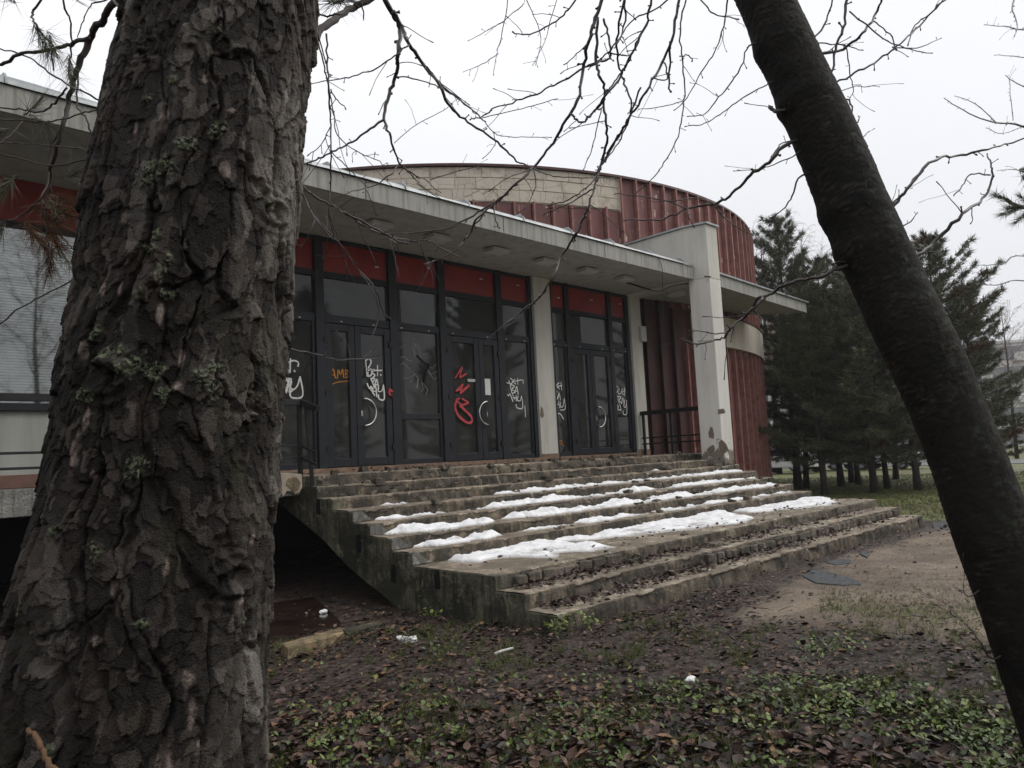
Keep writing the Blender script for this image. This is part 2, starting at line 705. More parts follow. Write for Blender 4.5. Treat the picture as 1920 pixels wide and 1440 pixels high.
DEAD = [(0, (.007, .005, .005)), (.3, (.022, .0125, .0105)), (.58, (.060, .033, .025)), (.8, (.115, .066, .048)), (.9, (.16, .10, .07)), (.96, (.15, .075, .035)), (1, (.20, .13, .06))]
MAT['litter'] = mat_leaf('wet_dead_leaf_litter', DEAD, .48, .25)
_t = NT('wet_dead_leaf')
_c = _t.ramp(_t.objrand(), [(0, (.009, .006, .006)), (.3, (.024, .014, .0115)), (.6, (.058, .032, .025)), (.88, (.115, .066, .048)), (1, (.17, .09, .045))])
MAT['leaf'] = _t.set(_t.mix(_t.ramp(_t.noise(55, 3), [(.35, .5), (.6, 0)]), _c, (.012, .009, .008)), .48, .28)
MAT['green'] = mat_leaf('green_ground_cover', [(0, (.024, .044, .010)), (.5, (.070, .108, .020)), (.85, (.135, .172, .030)), (1, (.20, .20, .045))], .5, .4)
MAT['grass'] = mat_leaf('wet_grass', [(0, (.038, .055, .013)), (.5, (.085, .112, .025)), (.85, (.135, .145, .036)), (1, (.18, .155, .05))], .6, .3)
MAT['needle'] = mat_leaf('pine_needles', [(0, (.036, .040, .021)), (.5, (.082, .092, .047)), (.85, (.135, .145, .075)), (1, (.17, .175, .10))], .6, .3)
MAT['deadneedle'] = mat_leaf('brown_pine_needles', [(0, (.05, .026, .013)), (.6, (.10, .048, .022)), (1, (.15, .075, .035))], .7, .2)
MAT['fartrunk'] = simple('far_pine_bark', (.032, .026, .023), .85, .3, 5)
MAT['pinktwig'] = simple('reddish_birch_twig', (.14, .085, .078), .8, .2)


def mat_ground():
    t = NT('park_ground')
    path, grass = t.attr('path'), t.attr('grass')
    w = t.math('MULTIPLY_ADD', t.noise(2.5, 6, .7), 1.1, -.55)
    w2 = t.math('MULTIPLY_ADD', t.noise(6.5, 6, .7), 1.2, -.6)
    soil = t.ramp(t.noise(14, 6, .75), [(.3, (.012, .009, .007)), (.55, (.031, .0215, .0155)), (.75, (.060, .042, .031))])
    lv = t.voro((24, 30, 24), 'F1', 'Color')
    lw = t.n.new('ShaderNodeSeparateColor')
    t.l.new(lv, lw.inputs[0])
    mat_ = t.ramp(lw.outputs[0], [(0, (.008, .006, .0045)), (.4, (.025, .0165, .012)), (.75, (.052, .035, .0255)), (1, (.085, .058, .043))])
    soil = t.mix(t.ramp(t.noise(3, 5, .7), [(.3, .55), (.55, .9)]), soil, mat_)
    grit = t.ramp(t.noise(45, 5, .8), [(.28, (.065, .048, .034)), (.5, (.185, .143, .102)), (.72, (.31, .25, .185))])
    grit = t.mix(t.ramp(t.noise(.9, 6, .75, dist=.6), [(.40, 0), (.58, .8)]), grit, (.085, .062, .044))
    turf = t.ramp(t.noise(11, 6, .8), [(.3, (.055, .055, .018)), (.5, (.105, .118, .030)), (.7, (.15, .155, .042))])
    turf = t.mix(t.ramp(t.noise(.35, 4), [(.42, 0), (.6, .7)]), turf, (.075, .055, .03))
    c = t.mix(t.ramp(t.math('ADD', path, t.math('MULTIPLY', w, 1.5)), [(.28, 0), (.5, .55), (.85, 1)]), soil, grit)
    c = t.mix(t.ramp(t.math('ADD', grass, w2), [(.42, 0), (.62, .95)]), c, turf)
    h = t.math('ADD', t.math('ADD', t.noise(45, 5, .8), t.math('MULTIPLY', t.voro((24, 30, 24), 'F1', 'Distance'), .9)), t.math('MULTIPLY', t.noise(9, 4), 2.))
    t.bump(h, .8, .02)
    return t.set(c, t.ramp(t.noise(3, 4), [(.35, .45), (.6, .85)]), .35)


MAT['ground'] = mat_ground()
MAT['asphalt'] = simple('wet_asphalt', (.10, .10, .105), .5)
MAT['wetpave'] = simple('wet_brown_paving', (.022, .013, .011), .12, .5, 3, .6, 0, .1)
MAT['bareplaster'] = mat_plaster('exposed_undercoat', (.17, .135, .10), .4)
MAT['kerb'] = mat_concrete('tan_kerb_stone', (.20, .15, .085), (.12, .09, .05), (.07, .06, .03))
MAT['kerbdark'] = mat_concrete('mossy_kerb_stone', (.05, .045, .026), (.03, .028, .018), (.02, .022, .01))
MAT['slate'] = simple('grey_roofing_felt', (.045, .048, .052), .6, .35, 8)
MAT['flatblock'] = simple('pale_pink_panel', (.50, .43, .39), .9, .12, .5)
MAT['flatgrey'] = simple('pale_grey_panel', (.6, .6, .6), .9, .1, .5)  # panel tone lifted to carry the pallor of distance haze
MAT['farwin'] = simple('far_window', (.22, .235, .25), .2, .2, .5, .5)  # windows paled as well, distance haze put into their colour
MAT['tyre'] = simple('tyre_rubber', (.02, .02, .02), .8)
MAT['hub'] = simple('wheel_rim', (.3, .3, .31), .4, .1, 5, .5, .8)
MAT['carglass'] = simple('car_glass', (.02, .025, .03), .08, .1, 5, .6, 0, 0)
MAT['headl'] = simple('headlight_lens', (.6, .6, .6), .15, .1, 5, .6, 0, 0)

# ================================================================== GROUND
RI = .157                                  # riser height
YS = [5.007, 5.431, 5.842, 7.303, 7.708, 8.152, 8.539, 8.974, 9.341, 9.72]
XL = 5.49
XR = [16.27] * 3 + [16.53] * 7
YD = 11.5                                  # door plane
PZ = 10 * RI                               # platform level 1.57


def path_mask(X, Y):
    a = sstep(6.3, 7.8, X + .15 * (Y - 3)) * (1 - sstep(17.5, 20.5, X))
    hi = 4.75 - .12 * np.clip(11 - X, 0, 5)
    return a * (1 - sstep(hi - .6, hi + .2, Y))


def grass_mask(X, Y):
    g = sstep(16.2, 18.0, X + .25 * (Y - 5))
    g2 = np.exp(-((X - 8.0) / .75) ** 2) * sstep(1.5, 2.4, Y) * (1 - sstep(3.3, 4.3, Y)) * .52
    g3 = sstep(30, 40, np.hypot(X, Y))
    return np.clip(np.maximum(np.maximum(g, g2), g3), 0, 1)


def build_ground():
    far = [-900, -400, -200, -100, -60, -35, -20, -13]
    xs = np.array(far + list(np.arange(-8, 26, .14)) + [28, 31, 35, 40, 50, 65, 90, 130, 200, 400, 900], float)
    ys = np.array(far + list(np.arange(-6, 19, .14)) + [21, 24, 28, 35, 45, 60, 90, 130, 200, 400, 900], float)
    X, Y = np.meshgrid(xs, ys, indexing='ij')
    near = (1 - sstep(20, 26, X)) * sstep(-8, -6, X) * sstep(-6, -4, Y)
    inst = (X > 5.2) & (X < 16.9) & (Y > 4.8)
    Z = near * (.035 * fbm(X * .9, Y * .9, 3) + .02 * fbm(X * 4, Y * 4, 5)) - .02
    Z = np.where(inst, -.05, Z)
    V = np.stack([X, Y, Z], -1).reshape(-1, 3)
    nx, ny = len(xs), len(ys)
    i, j = np.meshgrid(np.arange(nx - 1), np.arange(ny - 1), indexing='ij')
    a = (i * ny + j).ravel()
    F = np.stack([a, a + ny, a + ny + 1, a + 1], -1)
    o = npmesh('ground', V, F, MAT['ground'], None, True, {'path': path_mask(X, Y), 'grass': grass_mask(X, Y)})
    o['kind'] = 'structure'
    return o


GROUND = build_ground()
b = MB()
b.prism([(40.5, -60), (47.5, -60), (62, 60), (55, 60)], lambda p, d: (p[0], p[1], d), -.05, .012)
tag(b.build('road', MAT['asphalt']), kind='structure')
b = MB()
b.prism([on(505, 1205, 2, 0)[:2], on(640, 1168, 2, 0)[:2], (5.2, 9.0), (2.6, 9.6)], lambda p, d: (p[0], p[1], d), -.06, .012)
tag(b.build('paved_area', MAT['wetpave']), kind='structure')

# ================================================================== STAIRS
stairs = empty('concrete_stairs', (XL, YS[0], 0), 'broad crumbling concrete stairs with snow leading up to the glazed doors', 'stairs')


def build_step(k):
    x0, x1 = XL + .012, XR[k]
    y0 = YS[k]
    y1 = YS[k + 1] + .05 if k < 9 else YD + .02
    z0, z1 = k * RI - (.12 if k == 0 else .02), (k + 1) * RI
    nx = 460
    xs = np.linspace(x0, x1, nx)
    # profile: riser (5), nosing, tread (8), then back down
    prof = [(0.0, t) for t in np.linspace(0, .9, 5)] + [(.0, 1.0)] + [(t, 1.0) for t in (.03, .08, .16, .3, .5, .75, 1.0)]
    rows = []
    for pi, (ty, tz) in enumerate(prof):
        d = ty * (y1 - y0)
        y = y0 + d + 0 * xs
        z = z0 + (z1 - z0) * tz + 0 * xs
        n1 = fbm(xs * 2.2 + k * 13, 0 * xs + pi * .45, 11 + k)
        n2 = fbm(xs * 9 + k * 7, 0 * xs + pi * .9, 40 + k)
        chip = sstep(.05, .5, fbm(xs * 3.3 + 5 * k, 0 * xs + 3.1, 60 + k)) * .10 + sstep(.25, .55, vn(xs * 11, 0 * xs + k, 90)) * .035
        if tz < 1:
            y = y - .012 * n1 - .014 * n2 + chip * (tz ** 2) * .7
        elif ty == 0:
            y = y + .012 + .018 * n2 + chip * .8
            z = z - .010 - .018 * np.abs(n2) - chip * .7
        else:
            z = z + .008 * n1 + .006 * n2 - chip * .4 * max(0, 1 - ty * 6)
        rows.append(np.stack([xs, y, z], -1))
    V = np.array(rows)
    npf = len(prof)
    base = V.reshape(-1, 3)
    low = np.stack([xs, y1 + 0 * xs, z0 + 0 * xs], -1)
    V = np.vstack([base, low])
    F = []
    for p in range(npf):
        a = np.arange(nx - 1) + p * nx
        c = a + nx
        F.append(np.stack([a, a + 1, c + 1, c], -1))
    F = np.vstack(F)
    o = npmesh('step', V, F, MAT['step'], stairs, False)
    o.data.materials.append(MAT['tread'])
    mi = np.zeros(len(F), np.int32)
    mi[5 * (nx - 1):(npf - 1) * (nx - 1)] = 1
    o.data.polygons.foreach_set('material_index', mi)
    return o


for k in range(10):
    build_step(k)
# solid core under the steps (right end closed, sloping underside on the left where the void opens)
b = MB()
prof = [(YS[0] + .06, -.2)]
for k in range(10):
    prof += [(YS[k] + .05, (k + 1) * RI - .04)]
    prof += [((YS[k + 1] + .05 if k < 9 else 10.9), (k + 1) * RI - .04)]
prof += [(10.9, 1.25), (10.5, 1.18), (7.6, -.02), (7.5, -.2)]
core = MB()
core.prism(prof, lambda p, d: (d, p[0], p[1]), XL + .26, 16.24)
core.build('step_core', MAT['stringer'], stairs)


def stringer(x0, x1, name='stringer'):
    poly = [(YS[0], -.2), (YS[0], RI - .015)]
    for k in range(1, 10):
        poly += [(YS[k] - .004, k * RI - .012), (YS[k] + .004, (k + 1) * RI - .012)]
    poly += [(10.5, PZ - .012), (10.5, 1.2)]
    poly += [(9.85, .95), (9.18, .68), (8.68, .40), (8.22, .21), (7.86, .08), (7.62, -.04), (7.50, -.2)]
    # subdivide faces for slight unevenness
    m = MB()
    m.prism(poly, lambda p, d: (d, p[0], p[1]), x0, x1)
    return m.build(name, MAT['stringer'], stairs, bevel=.012)


stringer(XL - .005, XL + .25)
poly = [(YS[3], -.1)]
for k in range(3, 10):
    poly += [(YS[k] + .004, (k + 1) * RI - .014), ((YS[k + 1] if k < 9 else 11.3), (k + 1) * RI - .014)]
poly += [(11.3, -.1)]
m = MB()
m.prism(poly, lambda p, d: (d, p[0], p[1]), 16.29, 16.515)
m.build('stringer', MAT['stringer'], stairs)
m = MB()
m.prism([(YS[0] + .01, -.1), (YS[0] + .01, RI - .014), (YS[1] + .01, RI - .014), (YS[1] + .01, 2 * RI - .014), (YS[2] + .01, 2 * RI - .014), (YS[2] + .01, 3 * RI - .014), (YS[3] + .02, 3 * RI - .014), (YS[3] + .02, -.1)],
        lambda p, d: (d, p[0], p[1]), 16.03, 16.262)
m.build('stringer', MAT['stringer'], stairs)


def rough_block(mb, x0, x1, y0, y1, z0, z1, j=.012):
    n0 = len(mb.v)
    mb.box(x0, x1, y0, y1, z0, z1)
    for i in range(n0, len(mb.v)):
        p = mb.v[i]
        mb.v[i] = (p[0] + random.uniform(-j, j), p[1] + random.uniform(-j, j) * .6, p[2] + random.uniform(-j, j))
    return mb


def stones(k, xa, xb, wmin, wmax, gap=.012, drop=0):
    x = xa
    while x < xb:
        w = random.uniform(wmin, wmax)
        if random.random() > drop:
            m = rough_block(MB(), x, x + w - gap, YS[k] - random.uniform(.035, .06), YS[k] + .05, k * RI + .012, (k + 1) * RI - .03 - random.uniform(0, .02), .012)
            m.build('stone', MAT['stone'], stairs, bevel=.012)
        x += w


stones(1, 8.9, 16.0, .19, .34, .03)
stones(2, 5.75, 7.4, .2, .36, .025)
stones(5, 8.9, 9.6, .2, .3)
stones(6, 12.0, 12.7, .15, .25)
for k, (xa, xb) in {3: (XL + .02, XL + .32), 4: (XL + .02, XL + .34), 5: (XL + .02, XL + .36), 6: (XL + .02, XL + .36)}.items():
    m = MB()
    z0, z1 = k * RI + .006, (k + 1) * RI - .02
    m.prism([(xa, z0), (xb, z0), (xb - .10, z0 + .05), (xb - .2, z1), (xa, z1)], lambda p, d: (p[0], d, p[1]), YS[k] - .03, YS[k] - .004)
    m.build('riser_tile', MAT['plinth'], stairs, bevel=.003)
# rusty stubs of the lost handrail let into the stringer
for (yy, zt) in ((6.79, 3 * RI - .02), (7.62, 3 * RI - .01), (8.34, 5 * RI), (9.30, 8 * RI - .02)):
    m = MB()
    m.box(XL - .022, XL + .05, yy - .035, yy + .035, zt - .20, zt + .012)
    m.box(XL - .04, XL - .0225, yy - .02, yy + .02, zt - .18, zt - .03)
    m.build('rail_bracket', MAT['black'], stairs)

# ================================================================== SNOW
snow_labels = {
    7: ['short melting snow strip at the left end of the third highest snowy tread', 'thin snow crumb in the middle of the uppermost snowy tread', 'long thin snow strip on the uppermost snowy tread towards the pillar'],
    6: ['snow strip on the left part of the tread above the wide central one', 'long bumpy snow bank running right on the second snowy tread from the top'],
    5: ['thick smooth snow bank at the left of the third snowy tread from the top', 'longest snow bank on the third snowy tread reaching the right stair end'],
    4: ['humped snow bank at the left of the tread just above the landing', 'thin broken snow ribbon on the tread just above the landing']}


def snow_grid(name, label, X0, X1, Y0, Y1, z, hfun, step=.028, group='snow left on the stairs'):
    xs = np.arange(X0, X1, step)
    ys = np.arange(Y0, Y1, step)
    X, Y = np.meshgrid(xs, ys, indexing='ij')
    H = hfun(X, Y)
    nx, ny = X.shape
    idx = np.full(X.shape, -1)
    ok = H > 0
    okd = ok.copy()
    okd[1:] |= ok[:-1]
    okd[:-1] |= ok[1:]
    okd[:, 1:] |= ok[:, :-1]
    okd[:, :-1] |= ok[:, 1:]
    idx[okd] = np.arange(okd.sum())
    V = np.stack([X, Y, z + np.where(ok, H, -.012)], -1)[okd]
    a, b_, c, d = idx[:-1, :-1], idx[1:, :-1], idx[1:, 1:], idx[:-1, 1:]
    k = (a >= 0) & (b_ >= 0) & (c >= 0) & (d >= 0)
    F = np.stack([a[k], b_[k], c[k], d[k]], -1)
    if not len(F):
        return
    o = npmesh(name, V, F, MAT['snow'], None, True, {'deep': np.clip(np.where(ok, H, 0), 0, .2)[okd]})
    tag(o, label, 'snow', group)
    return o


def snow_strip(k, pa, pb, label, th=.07, front=.10):
    z = (k + 1) * RI
    xa, xb = on(*pa, 2, z)[0], on(*pb, 2, z)[0]
    y0, y1 = YS[k], YS[k + 1] - .008
    xb = min(xb, XR[k] - .15)

    def hf(X, Y):
        e = np.minimum(X - xa, xb - X)
        fr = y0 + front + .10 * fbm(X * 1.6, 0 * X, 5 + k) + .085 * fbm(X * 6, 0 * X, 9 + k, 4) + .25 * (1 - sstep(0, .5, e)) * np.where(X - xa < xb - X, 1, .6)
        d = np.minimum(Y - fr, e * .6)
        t = th * (.55 + .8 * fbm(X * 1.7, Y * 2, 21 + k)) * (.55 + .75 * (Y - y0) / (y1 - y0)) + .036 * fbm(X * 6, Y * 6, 3 + k) + .014 * fbm(X * 22, Y * 22, 8 + k)
        h = t * sstep(-.01, .11, d) - .006
        return np.where(d > 0, h, -1)
    return snow_grid('snow_patch', label, xa, xb, y0 + .02, y1, z, hf)


snow_strip(6, (656, 950), (785, 943), snow_labels[7][0], .06, .13)
snow_strip(6, (838, 935), (900, 932), snow_labels[7][1], .03, .2)
snow_strip(6, (940, 928), (1398, 883), snow_labels[7][2], .05, .12)
snow_strip(5, (688, 977), (846, 961), snow_labels[6][0], .065, .12)
snow_strip(5, (850, 957), (1437, 894), snow_labels[6][1], .075, .1)
snow_strip(4, (722, 1003), (918, 976), snow_labels[5][0], .09, .08)
snow_strip(4, (922, 974), (1471, 907), snow_labels[5][1], .085, .1)
snow_strip(3, (775, 1029), (918, 1002), snow_labels[4][0], .09, .1)
snow_strip(3, (922, 1000), (1508, 921), snow_labels[4][1], .05, .15)
snow_strip(7, (1183, 885), (1260, 881), 'small snow remnant on the tread highest up the stairs', .03, .14)


def poly_sdf(X, Y, P):
    inside = np.zeros(X.shape, bool)
    D = np.full(X.shape, 1e9)
    n = len(P)
    for i in range(n):
        (xa, ya), (xb, yb) = P[i], P[(i + 1) % n]
        t = np.clip(((X - xa) * (xb - xa) + (Y - ya) * (yb - ya)) / ((xb - xa) ** 2 + (yb - ya) ** 2 + 1e-12), 0, 1)
        D = np.minimum(D, np.hypot(X - xa - t * (xb - xa), Y - ya - t * (yb - ya)))
        c = ((ya > Y) != (yb > Y)) & (X < (xb - xa) * (Y - ya) / (yb - ya + 1e-12) + xa)
        inside ^= c
    return np.where(inside, D, -D)


def snow_poly(px, z, label, th):
    P = [tuple(on(x, y, 2, z + .02)[:2]) for x, y in px]
    xs, ys = [p[0] for p in P], [p[1] for p in P]

    def hf(X, Y):
        d = poly_sdf(X + .09 * fbm(X * 4, Y * 4, 2), Y + .13 * fbm(X * 3, Y * 5, 4, 5), P)
        t = th * (.55 + .8 * fbm(X * 1.5, Y * 1.5, 6)) + .030 * fbm(X * 6, Y * 6, 7) + .012 * fbm(X * 22, Y * 22, 9)
        h = t * sstep(-.02, .2, d)
        return np.where((d > 0) & (Y < YS[3] - .03), np.maximum(h, .002), -1)
    snow_grid('snow_patch', label, min(xs) - .1, max(xs) + .1, min(ys) - .1, max(ys) + .1, z, hf, .032)


snow_poly([(822, 1043), (850, 1033), (905, 1028), (945, 1018), (985, 1001), (1010, 998), (1040, 1004), (1075, 996), (1120, 988), (1165, 988), (1185, 983), (1200, 976), (1250, 972), (1290, 962), (1330, 958), (1380, 961), (1415, 970), (1400, 978), (1340, 985), (1290, 992), (1230, 998), (1180, 1002), (1110, 1010), (1040, 1014), (1080, 1018), (1140, 1019), (1158, 1023), (1120, 1032), (1060, 1033), (1040, 1043), (960, 1042), (900, 1050), (850, 1052)],
          3 * RI, 'largest snow sheet spreading over the wide landing of the stairs', .075)
snow_poly([(1366, 957), (1400, 951), (1440, 945), (1480, 937), (1510, 930), (1540, 929), (1575, 938), (1560, 945), (1500, 952), (1440, 958), (1400, 960)],
          3 * RI, 'oval snow sheet at the far right end of the landing', .06)

# ================================================================== FRONT WING OF THE HALL
hall = empty('hall_building', (10, YD, 0), 'low entrance wing with dark glazed doors under a wide concrete canopy', 'building')


def part(name, mat, parent=None, bevel=0, **kw):
    def go(*boxes):
        m = MB()
        for bx in boxes:
            m.box(*bx)
        return m.build(name, mat, parent or hall, bevel=bevel, **kw)
    return go


SOF = 5.72
# walkway slab, basement void
part('walkway_slab', MAT['plinth'], bevel=.01)((-8, XL - .03, 9.74, YD + .3, 1.30, 1.60))
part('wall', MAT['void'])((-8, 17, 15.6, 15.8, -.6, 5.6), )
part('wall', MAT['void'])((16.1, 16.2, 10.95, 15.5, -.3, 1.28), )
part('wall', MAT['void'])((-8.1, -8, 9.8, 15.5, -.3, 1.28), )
part('floor', MAT['insidefloor'])((-8, 16.2, YD + .31, 15.55, 1.35, 1.565))
MAT['brokenplaster'] = mat_plaster('broken_pale_render', (.34, .29, .225), .5)
m = MB()
m.prism([tuple(on(x, y, 1, 9.70)[[0, 2]]) for x, y in ((490, 884), (528, 886), (566, 889), (567, 914), (561, 924), (552, 927), (546, 922), (538, 921), (531, 931), (522, 928), (510, 934), (490, 932))], lambda p, d: (p[0], d, p[1]), 9.695, 9.738)
m.build('broken_render', MAT['brokenplaster'], hall, bevel=.008)
m = MB()
m.prism([tuple(on(x, y, 1, 9.68)[[0, 2]]) for x, y in ((541, 897), (556, 894), (564, 905), (561, 918), (551, 925), (545, 915), (537, 908))], lambda p, d: (p[0], d, p[1]), 9.682, 9.694)
m.build('broken_render', MAT['kerb'], hall)
# plaster columns between glazing
for x0, x1 in ((12.215, 12.767), (15.838, 16.29), (4.35, 4.9)):
    part('column', MAT['plaster'], bevel=.01)((x0, x1, YD - .16, YD + .2, PZ - .02, SOF - .004))
    part('column_base', MAT['sill'], bevel=.006)((x0 - .008, x1 + .008, YD - .175, YD - .155, PZ, PZ + .16))
# left wall with blinds window
part('wall', MAT['wall'])((-8, 4.35, YD - .02, YD + .25, 1.60, 2.62), (-8, -2.2, YD - .02, YD + .25, 2.62, SOF - .006), (3.9, 4.35, YD - .02, YD + .25, 2.62, SOF - .006))
part('base_tile', MAT['baseboard'], bevel=.004)((-8, 4.35, YD - .045, YD - .018, 1.605, 1.775))
part('red_panel', MAT['redpanel'])((-2.2, 3.9, YD - .01, YD + .05, 5.12, SOF - .006))
part('window_sill', MAT['frame'], bevel=.005)((-2.25, 3.95, YD - .10, YD - .015, 2.60, 2.70))
wf = part('window_frame', MAT['frame'], bevel=.004)((-2.2, 3.9, YD - .05, YD + .03, 5.04, 5.12), (-2.2, -2.1, YD - .05, YD + .03, 2.70, 5.04), (3.8, 3.9, YD - .05, YD + .03, 2.70, 5.04), (.8, .88, YD - .05, YD + .03, 2.70, 5.04))
part('pane', MAT['winglass'])((-2.1, .8, YD - .01, YD - .004, 2.70, 5.04))
part('pane', MAT['winglass'])((.88, 3.8, YD - .01, YD - .004, 2.70, 5.04))
m = MB()
for z in np.arange(2.74, 5.02, .038):
    m.add([(-2.1, YD + .10, z), (3.8, YD + .10, z), (3.8, YD + .125, z + .03), (-2.1, YD + .125, z + .03)], [(0, 1, 2, 3)])
tag(m.build('blind', MAT['blind'], hall), kind='stuff')
# interior behind the glazing
part('wall', MAT['inside'])((-8, 9, 14.3, 14.45, 1.6, 5.6))
m = MB()
m.prism([(9, 14.3), (15.84, 11.74), (15.84, 11.9), (9.05, 14.45)], lambda p, d: (p[0], p[1], d), 1.58, 5.6)
m.build('wall', MAT['inside'], hall)
part('ceiling', MAT['inside'])((-8, 15.8, YD + .21, 15.5, 5.60, 5.68))
part('wall', MAT['inside'])((4.1, 4.3, YD + .3, 14.2, 1.6, 5.6))
# door sill
part('door_sill', MAT['sill'], bevel=.006)((4.9, 12.215, YD - .22, YD + .05, PZ - .01, PZ + .085))
part('door_sill', MAT['sill'], bevel=.006)((12.767, 15.838, YD - .22, YD + .05, PZ - .01, PZ + .085))

FZ0, FZ1 = PZ + .085, SOF - .006
Z_RED0, Z_RED1, Z_TR0, Z_TR1, Z_DT = 5.10, 5.645, 4.33, 4.99, 4.19
MW = .085


def stroke(pts, w, parent, mat, y=YD - .038):
    """pixel polylines -> sprayed line lying on the glass plane"""
    m = MB()
    for i, pl in enumerate(pts):
        P = [on(px, py, 1, y - .0015 * (i % 4)) for px, py in pl]
        if len(P) > 2:
            P = smooth_path(P, sub=4)
        ww = w * random.uniform(.7, 1.15)
        m.tube(P, [ww * random.uniform(.75, 1.15) for _ in P], 6, flat=.12)
    return m.build('graffiti', mat, parent)


def z1(l):
    return [[(480 + a / 2.88, 400 + c / 2.88) for a, c in pl] for pl in l]


def z2(l):
    return [[(960 + a / 2.88, 400 + c / 2.88) for a, c in pl] for pl in l]


def mullion(x, w=MW):
    part('mullion', MAT['frame'], bevel=.006)((x - w, x + w, YD - .10, YD + .06, FZ0, FZ1))


def rails(xa, xb, fixed_rail=True):
    for (za, zb) in ((Z_RED1, FZ1), (Z_TR1, Z_RED0), (Z_DT, Z_TR0)):
        part('frame_rail', MAT['frame'], bevel=.005)((xa, xb, YD - .07, YD + .04, za, zb))
    part('red_panel', MAT['redpanel'])((xa, xb, YD - .03, YD + .01, Z_RED0, Z_RED1))
    part('pane', MAT['glass'])((xa, xb, YD - .025, YD - .018, Z_TR0, Z_TR1))
    # little pale rivet caps on the frame
    for i in range(2):
        x = xa + (xb - xa) * (.2 + .6 * i) + random.uniform(-.1, .1)
        part('frame_cap', MAT['paper'])((x - .018, x + .018, YD - .078, YD - .071, Z_DT + .03, Z_DT + .045))
    x = xa + (xb - xa) * random.uniform(.6, .9)
    z = random.uniform(5.3, 5.5)
    part('frame_cap', MAT['paper'])((x - .04, x + .04, YD - .04, YD - .031, z, z + .02))


def fixed(xa, xb, mid=None, glass='glass'):
    bars = [(xa, xb, YD - .06, YD + .03, FZ0, FZ0 + .10), (xa, xa + .06, YD - .06, YD + .03, FZ0 + .1, Z_DT), (xb - .06, xb, YD - .06, YD + .03, FZ0 + .1, Z_DT)]
    if mid:
        bars.append((xa + .06, xb - .06, YD - .06, YD + .03, mid - .055, mid + .055))
    wfo = part('window_frame', MAT['frame'], bevel=.006)(*bars)
    if mid:
        p = None
        part('pane', MAT['glass'], wfo)((xa + .06, xb - .06, YD - .025, YD - .018, FZ0 + .1, mid - .055))
        return wfo
    part('pane', MAT[glass], wfo)((xa + .06, xb - .06, YD - .025, YD - .018, FZ0 + .1, Z_DT))
    return wfo


def door(xa, xb, hinge_left, handle=None, sx=1, glass='glass'):
    s = .13
    z0, z1_ = FZ0 + .012, Z_DT - .012
    d = part('door', MAT['frame'], bevel=.008)((xa, xa + s, YD - .085, YD + .0, z0, z1_), (xb - s, xb, YD - .085, YD + .0, z0, z1_), (xa + s, xb - s, YD - .085, YD + .0, z0, z0 + .15), (xa + s, xb - s, YD - .085, YD + .0, z1_ - .13, z1_))
    part('pane', MAT[glass], d)((xa + s, xb - s, YD - .045, YD - .038, z0 + .15, z1_ - .13))
    hx = xa + .004 if hinge_left else xb - .004
    for hz in (z0 + .32, z0 + 1.28, z1_ - .3):
        part('hinge', MAT['black'], d)((hx - .035, hx + .045, YD - .115, YD - .086, hz - .05, hz + .05))
    if handle:
        hxx, hz, side = handle
        m = MB()
        P = [(hxx, YD - .086, hz + .24), (hxx, YD - .15, hz + .24)]
        for i in range(15):
            t = math.pi / 2 - math.pi * i / 14
            P.append((hxx + side * .24 * math.cos(t), YD - .15, hz + .24 * math.sin(t)))
        P += [(hxx, YD - .15, hz - .24), (hxx, YD - .086, hz - .24)]
        m.tube(P, .0145, 8)
        m.build('handle', MAT['chrome'], d, smooth=True)
        part('lock_plate', MAT['chrome'], d)((hxx - side * .03 - .012, hxx - side * .03 + .012, YD - .096, YD - .085, hz - .07, hz + .03))
    return d


M1, M2, M3, M4, E1 = 6.845, 8.398, 9.605, 11.191, 12.205
B2, B2A, B2B, B2E = 12.777, 13.424, 15.050, 15.828
for x in (M1, M2, M3, M4):
    mullion(x)
mullion(4.98, .08)
mullion(E1 - .05, .05)
mullion(B2 + .05, .05)
mullion(B2A, .07)
mullion(B2B, .07)
mullion(B2E - .06, .06)
for xa, xb in ((5.06, M1 - MW), (M1 + MW, M2 - MW), (M2 + MW, M3 - MW), (M3 + MW, M4 - MW), (M4 + MW, E1 - .10), (B2 + .10, B2A - .07), (B2A + .07, B2B - .07), (B2B + .07, B2E - .12)):
    rails(xa, xb)
f0 = fixed(5.06, M1 - MW)
sp = on(667, 870, 1, YD)[0]
dA = door(M1 + MW + .004, sp - .004, True)
dB = door(sp + .004, M2 - MW - .004, False, (sp + .13, 2.62, 1))
f1 = fixed(M2 + MW, M3 - MW, mid=2.555)
sp2 = on(902, 865, 1, YD)[0]
dC = door(M3 + MW + .004, sp2 - .004, True)
dD = door(sp2 + .004, M4 - MW - .004, False, (sp2 + .12, 2.62, -1))
f2 = fixed(M4 + MW, E1 - .10)
f3 = fixed(B2 + .10, B2A - .07)
sp3 = on(1113, 853, 1, YD)[0]
dE = door(B2A + .074, sp3 - .004, True)
dF = door(sp3 + .004, B2B - .074, False, (sp3 + .12, 2.55, 1))
f4 = fixed(B2B + .07, B2E - .12)

# smashed pane: glass with a jagged hole (fan of quads between outer rectangle and the hole)
xa, xb, za, zb = M2 + MW + .06, M3 - MW - .06, 2.61, Z_DT
hole = [(868, 762), (905, 800), (938, 818), (920, 860), (905, 920), (880, 890), (845, 850), (815, 820), (848, 800)]
hw = [on(480 + a / 2.88, 400 + c / 2.88, 1, YD - .02) for a, c in hole]
cx, cz = np.mean([p[0] for p in hw]), np.mean([p[2] for p in hw])
hw.sort(key=lambda p: math.atan2(p[2] - cz, p[0] - cx))
N = 72


